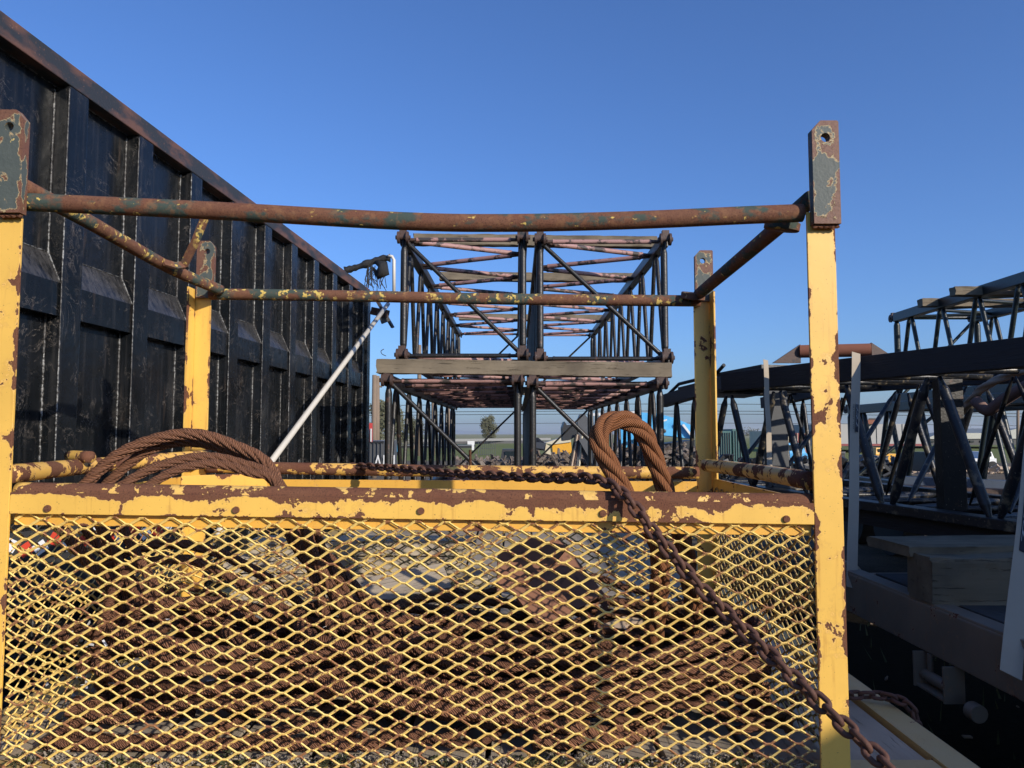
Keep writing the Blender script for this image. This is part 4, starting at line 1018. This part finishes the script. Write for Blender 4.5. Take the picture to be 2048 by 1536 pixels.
# helper for simple vehicles built from parts
def vehicle(name, label, cat, x0, x1, ytop, ybot, Y, body, cabfrac=.35, cabside=-1, cabh=.45, group=None, glass='glass'):
    a_ = P(x0, ybot, Y); b_ = P(x1, ytop, Y); L = b_.x - a_.x; H = b_.z - a_.z; W = min(2.2, max(1.6, L * .45)); zb = a_.z
    cx = (a_.x + b_.x) / 2; root = thing(name, (cx, Y, max(0, zb - .3)), label, cat, group)
    bh = H * (1 - cabh); mb = MB()
    mb.box((cx, Y, zb + .25 * H * .4 + bh / 2), (L, W, bh)); bo = mb.build('body', body, root)
    cxx = cx + cabside * L * (.5 - cabfrac / 2 - .04); mb = MB(); w1 = L * cabfrac / 2; z0 = zb + .1 * H + bh; z1 = zb + H
    vs = [(cxx - w1, Y - W * .45, z0), (cxx + w1, Y - W * .45, z0), (cxx + w1, Y + W * .45, z0), (cxx - w1, Y + W * .45, z0),
          (cxx - w1 * .8, Y - W * .40, z1), (cxx + w1 * .75, Y - W * .40, z1), (cxx + w1 * .75, Y + W * .40, z1), (cxx - w1 * .8, Y + W * .40, z1)]
    mb.add(vs, [(3, 2, 1, 0), (4, 5, 6, 7), (0, 1, 5, 4), (1, 2, 6, 5), (2, 3, 7, 6), (3, 0, 4, 7)]); mb.build('cab', body, root)
    mb = MB(); mb.box((cxx, Y - W * .44 - .01, (z0 + z1) / 2 + .02), (w1 * 1.1, .03, (z1 - z0) * .55)); mb.build('window', glass, root)
    r_ = min(.45, H * .22)
    for fx in (-.32, .32):
        for sy in (-.48, .48): disc('wheel', (cx + fx * L, Y + sy * W, max(r_, zb)), (0, 1, 0), r_, .22, 'rubber', root, 18)
    return root
vehicle('pickup_truck', 'small blue pickup parked beyond the far end of the container', 'truck', 772, 796, 882, 906, 56, 'blue', .45, -1, .4)
vehicle('utility_truck', 'bright blue utility truck seen through the heavy boom beside the narrow strap', 'truck', 1530, 1602, 886, 942, 34, 'blue', .6, 1, .45)
vehicle('backhoe_tractor', 'black cabbed tractor among scrap behind the lower left boom section', 'tractor', 955, 1045, 898, 945, 34, 'darksoot', .45, 1, .55)
vehicle('pickup_truck', 'white pickup standing in the grass at the far right', 'truck', 1925, 1972, 903, 940, 38, 'white', .5, 1, .45)
vehicle('tractor', 'yellow tractor with slate grey box behind the printed strap', 'tractor', 1738, 1786, 895, 935, 40, 'orangeyellow', .4, -1, .4)
def simple(name, label, cat, mat, x0, x1, y0, y1, Y, dep=2, trims=(), group=None):
    a_ = P(x0, y1, Y); b_ = P(x1, y0, Y); z0 = a_.z
    root = thing(name, ((a_.x + b_.x) / 2, Y + dep / 2, max(0, z0)), label, cat, group)
    mb = MB(); mb.box(((a_.x + b_.x) / 2, Y + dep / 2, (z0 + b_.z) / 2), (b_.x - a_.x, dep, b_.z - z0)); mb.build('shell', mat, root)
    for (n_, m_, u0, u1, v0, v1) in trims:
        W = b_.x - a_.x; H = b_.z - z0; mb = MB()
        mb.box((a_.x + W * (u0 + u1) / 2, Y - .03, z0 + H * (v0 + v1) / 2), (W * (u1 - u0), .05, H * (v1 - v0))); mb.build(n_, m_, root)
    return root
rb_ = [('rib', 'steelgrey', k / 9 + .03, k / 9 + .05, .03, .97) for k in range(9)]
simple('junk_container', 'grey graffiti covered metal box with white letters past the container end', 'container', 'steelgrey', 700, 768, 882, 945, 22, 2.5, rb_ + [('top_edge', 'darksoot', 0, 1, .94, 1.0)])
def letters(s_, px, py, Y, hgt, mat, name, label):
    cu = bpy.data.curves.new('t', 'FONT'); cu.body = s_; cu.size = 1; tmp = bpy.data.objects.new('t', cu); COL.objects.link(tmp); bpy.context.view_layer.update()
    me = bpy.data.meshes.new_from_object(tmp); bpy.data.objects.remove(tmp); mx = max(v.co.y for v in me.vertices)
    for v in me.vertices: v.co = Vector((v.co.x * .62, 0, v.co.y)) * (hgt / mx)
    me.materials.clear(); me.materials.append(M[mat]); o = link(name, me, None, Matrix.Translation(P(px, py, Y)), None); return tagset(o, label, 'lettering')
letters('AMI', 747, 939, 21.9, .42, 'white', 'sign_lettering', 'white capital letters on the grey metal box past the container end')
simple('marker_post', 'red and white marker panel beside the container end', 'marker', 'red', 738, 744, 846, 884, 20, .1, [('stripe', 'white', .6, .98, .02, .7)])
simple('sign_board', 'small white sign board on posts below the lone tree', 'sign', 'white', 935, 949, 882, 889, 60, .1, [('sign_post', 'white', .62, .95, -1.6, .0)])
simple('long_shed', 'long low dark shed behind the lower left boom section', 'shed', 'darksoot', 800, 945, 891, 908, 95, 8, [('roof_edge', 'concrete', 0, 1, .96, 1.02)])
# fence gate near
fg = thing('wire_fence', P(985, 905, 62), 'pale wire fence panels below the lone tree', 'fence')
for k in range(9): rod('fence_post', P(957 + k * 4.2, 912, 62), P(957 + k * 4.2, 881 + (k % 3) * 3, 62), .022, 'steelgrey', fg)
for py in (884, 897, 909): rod('fence_rail', P(957, py, 62), P(991, py, 62), .016, 'steelgrey', fg)
# blue excavator body
ex_ = thing('blue_excavator', P(1320, 900, 34), 'large blue excavator body behind the lower right boom section', 'excavator')
def poly(name, pts, Y, dep, mat, parent):
    mb = MB(); n = len(pts); f_ = [P(a_, b_, Y) for a_, b_ in pts]; g_ = [p_ + Vector((0, dep, 0)) for p_ in f_]
    mb.add(f_ + g_, [tuple(reversed(range(n))), tuple(range(n, 2 * n))] + [(k, (k + 1) % n, (k + 1) % n + n, k + n) for k in range(n)])
    bm = bmesh.new(); me = bpy.data.meshes.new(name); me.from_pydata(mb.v, [], mb.f); bm.from_mesh(me); bmesh.ops.recalc_face_normals(bm, faces=bm.faces); bm.to_mesh(me); bm.free()
    return link(name, me, parent, None, mat)
poly('boom_arm', [(1240, 840), (1276, 824), (1318, 828), (1350, 836), (1382, 850), (1386, 878), (1340, 872), (1300, 868), (1262, 880), (1240, 888)], 34, 1.4, 'blue', ex_)
poly('cab_shell', [(1246, 852), (1296, 846), (1300, 898), (1246, 900)], 35, 2, 'blue', ex_)
poly('guard_rail', [(1180, 827), (1276, 822), (1276, 827), (1182, 832)], 33.9, .2, 'white', ex_)
poly('hydraulic_rod', [(1364, 850), (1368, 848), (1386, 872), (1384, 876)], 33.8, .15, 'white', ex_)
poly('hydraulic_rod', [(1316, 843), (1334, 838), (1334, 841), (1317, 847)], 33.8, .15, 'white', ex_)
for c_ in ((1328, 862), (1354, 850)): disc('pivot_pin', P(*c_, 33.9), (0, 1, 0), .09, .1, 'darksoot', ex_)
poly('undercarriage', [(1230, 900), (1390, 880), (1390, 935), (1230, 938)], 36, 2, 'darksoot', ex_)
tr_ = thing('excavator_arm', P(1170, 930, 26), 'folded dark grey excavator arm with bucket right of the centre boom posts', 'excavator')
poly('stick', [(1155, 842), (1160, 829), (1170, 828), (1190, 860), (1192, 890), (1200, 940), (1178, 935), (1158, 890)], 26, .45, 'steelgrey', tr_)
poly('bucket', [(1125, 855), (1129, 843), (1134, 850), (1152, 848), (1156, 870), (1140, 880), (1126, 882)], 26, 1.0, 'darksoot', tr_)
poly('lower_arm', [(1158, 880), (1168, 876), (1222, 945), (1196, 948)], 25.6, .4, 'steelgrey', tr_)
for k in range(5): rod('hose', P(1152 + k * 3, 868 + k, 25.9), P(1138 + k * 5, 935, 25.9), .035, ('rubber', 'tan', 'lug', 'steelgrey', 'creamwall')[k], tr_)
hp = thing('hopper', P(1120, 905, 40), 'yellow hopper with a cream canopy left of the excavator arm', 'hopper')
poly('hopper_side', [(1104, 888), (1142, 883), (1144, 906), (1106, 908)], 40, 1.6, 'orangeyellow', hp)
poly('canopy', [(1090, 886), (1120, 876), (1140, 872), (1142, 884), (1104, 889)], 39.9, 1.9, 'creamwall', hp)
poly('hopper_leg', [(1130, 906), (1140, 905), (1134, 930), (1128, 930)], 40, .2, 'orangeyellow', hp)
sc_ = thing('scrap_bale', P(1078, 930, 28), 'heaped brown and pale scrap sheet beside the centre boom posts', 'scrap')
poly('bent_sheet', [(1062, 880), (1076, 875), (1092, 888), (1090, 902), (1064, 898)], 28, .6, 'scrap', sc_)
poly('bent_sheet', [(1072, 884), (1092, 886), (1088, 898), (1070, 896)], 27.9, .1, 'tan', sc_)
poly('bent_sheet', [(1088, 886), (1100, 892), (1102, 910), (1090, 906)], 28.2, .1, 'creamwall', sc_)
for k in range(60):
    pass
def heap(name, label, px0, px1, py, Y, n, mats, smin, smax, hh):
    for m_ in mats[:1]:
        mb = MB(); rn = random.Random(px0)
        for k in range(n):
            c_ = P(rn.uniform(px0, px1), py - rn.uniform(0, hh), Y + rn.uniform(-1, 1)); q = Quaternion((rn.random() - .5, rn.random() - .5, rn.random() - .5), rn.uniform(0, 6)).to_matrix()
            mb.box(c_, (rn.uniform(smin, smax), rn.uniform(.02, .15), rn.uniform(.03, .2)), q)
        tagset(mb.build(name, m_), label, 'scrap', kind='stuff')
heap('scrap_heap', 'heap of mixed scrap around the tractor behind the left booms', 920, 1050, 945, 32, 350, ['scrap'], .2, .9, 22)
heap('scrap_heap', 'heap of mixed scrap below the excavator arm', 1060, 1240, 945, 30, 450, ['scrap'], .2, .9, 30)
heap('scrap_heap', 'heap of dark scrap below the blue excavator', 1230, 1420, 945, 29, 500, ['scrap'], .2, .9, 45)
heap('scrap_heap', 'heap of dark scrap behind the heavy boom', 1420, 1800, 960, 26, 600, ['darksoot'], .2, 1.2, 28)
heap('pale_scrap_heap', 'scattered pale scrap in front of the far trucks', 1700, 2048, 952, 34, 200, ['tan'], .2, .7, 14)
simple('shipping_container', 'teal shipping container behind the rear right post', 'container', 'teal', 1432, 1462, 862, 925, 40, 4, [('corrugation', 'darksoot', k / 7 + .03, k / 7 + .06, .05, .95) for k in range(7)], 'teal shipping containers')
simple('shipping_container', 'second teal shipping container next to the tall dark machinery', 'container', 'teal', 1466, 1484, 858, 925, 41, 4, [('corrugation', 'darksoot', k / 4 + .03, k / 4 + .06, .05, .95) for k in range(4)], 'teal shipping containers')
simple('cargo_box', 'cream cargo box beyond the blue utility truck', 'container', 'creamwall', 1528, 1580, 862, 895, 50, 3, [('rib', 'maroon', k / 6 + .05, k / 6 + .07, 0, 1) for k in range(6)])
simple('cargo_box', 'maroon cargo box beyond the blue utility truck', 'container', 'maroon', 1578, 1614, 866, 905, 50, 3, [('rib', 'creamwall', k / 5 + .05, k / 5 + .07, 0, 1) for k in range(5)])
simple('warehouse', 'pale grey warehouse with small windows behind the printed strap', 'building', 'greywall', 1640, 1845, 848, 892, 70, 14, [('window', 'glass', .38, .43, .45, .65), ('window_frame', 'white', .37, .44, .68, .74), ('window', 'glass', .63, .70, .5, .7), ('window_frame', 'white', .62, .71, .72, .78), ('base_stripe', 'maroon', 0, 1, 0, .10), ('wall_seam', 'steelgrey', .30, .303, .1, 1), ('wall_seam', 'steelgrey', .55, .553, .1, 1), ('wall_seam', 'steelgrey', .8, .803, .1, 1)])
wh = thing('long_warehouse', P(1950, 880, 90), 'long dark warehouse with a pale roof at the far right', 'building')
poly('wall', [(1850, 877), (2120, 875), (2120, 890), (1850, 890)], 90, 14, 'darksoot', wh)
poly('roof', [(1850, 878), (1880, 866), (2000, 866), (2040, 856), (2120, 860), (2120, 877)], 89.8, 15, 'roof', wh)
for k in range(10): poly('window', [(1860 + k * 20, 881), (1868 + k * 20, 881), (1868 + k * 20, 885), (1860 + k * 20, 885)], 89.9, .1, 'glass', wh)
simple('roof_machine', 'rusty orange machine on the roof line of the grey warehouse', 'machine', 'rustpipe', 1735, 1757, 839, 848, 69, 3, [('hood', 'darksoot', .1, .9, 1, 1.3)])
simple('slate_box', 'slate blue steel box beside the yellow tractor', 'container', 'slate', 1754, 1776, 912, 942, 30, 2, [('rim', 'steelgrey', 0, 1, .93, 1.02)])
# steel beams stacked beyond the heavy boom
for k, (py, m_, lab) in enumerate(((966, 'slate', 'top dark blue steel beam of the stack seen under the right boom'), (984, 'lug', 'middle brown steel beam of the stack seen under the right boom'), (1002, 'tan', 'lowest pale timber of the stack seen under the right boom'))):
    o = bar('steel_beam', P(1790, py - 6, 9.0 - k * .3), P(2300, py + 16, 8.4 - k * .3), .25, .10, m_, None); tagset(o, lab, 'beam', 'beams stacked beyond the heavy boom')
for k, (px, py) in enumerate(((1540, 900), (1660, 905), (1860, 905))):
    simple('dumpster', ('left', 'middle', 'right')[k] + 'most small dark bin behind the heavy boom', 'bin', 'darksoot', px, px + 30, py, py + 40, 30, 1.5, [('lid', 'steelgrey', 0, 1, .95, 1.05)], 'dark bins behind the heavy boom')

# ================================================================== the hazy air over the fields
hz = MB(); hz.box((0, 4800, 44), (17000, 10000, 90)); hm = bpy.data.materials.new('haze'); hm.use_nodes = True; hn = hm.node_tree.nodes; hn.clear()
vo = hn.new('ShaderNodeVolumePrincipled'); vo.inputs['Color'].default_value = (.94, .965, 1, 1); vo.inputs['Density'].default_value = HAZE; vo.inputs['Anisotropy'].default_value = .2
ho = hn.new('ShaderNodeOutputMaterial'); hm.node_tree.links.new(vo.outputs[0], ho.inputs['Volume']); M['haze'] = hm
tagset(hz.build('haze', 'haze'), kind='stuff')

# weeds and litter on the dark ground between the trailers
mb = MB(); rn = random.Random(8)
for k in range(260):
    x_ = rn.uniform(1.3, 4.5); y_ = rn.uniform(2.0, 9.5); h_ = rn.uniform(.03, .14); dx = rn.uniform(-.05, .05); dy = rn.uniform(-.05, .05); w_ = rn.uniform(.004, .010)
    mb.add([(x_ - w_, y_, 0), (x_ + w_, y_, 0), (x_ + dx, y_ + dy, h_)], [(0, 1, 2)])
tagset(mb.build('weeds', 'moss'), 'sparse weeds on the dark ground between the trailers', 'weeds', kind='stuff')
mb = MB()
for k in range(90):
    q = Quaternion((rn.random(), rn.random(), rn.random()), rn.uniform(0, 6)).to_matrix(); mb.box((rn.uniform(1.3, 4.2), rn.uniform(2.0, 8.5), .012), (rn.uniform(.01, .07), rn.uniform(.01, .03), .008), q)
tagset(mb.build('ground_litter', 'bark'), 'small pale litter on the dark ground between the trailers', 'litter', kind='stuff')
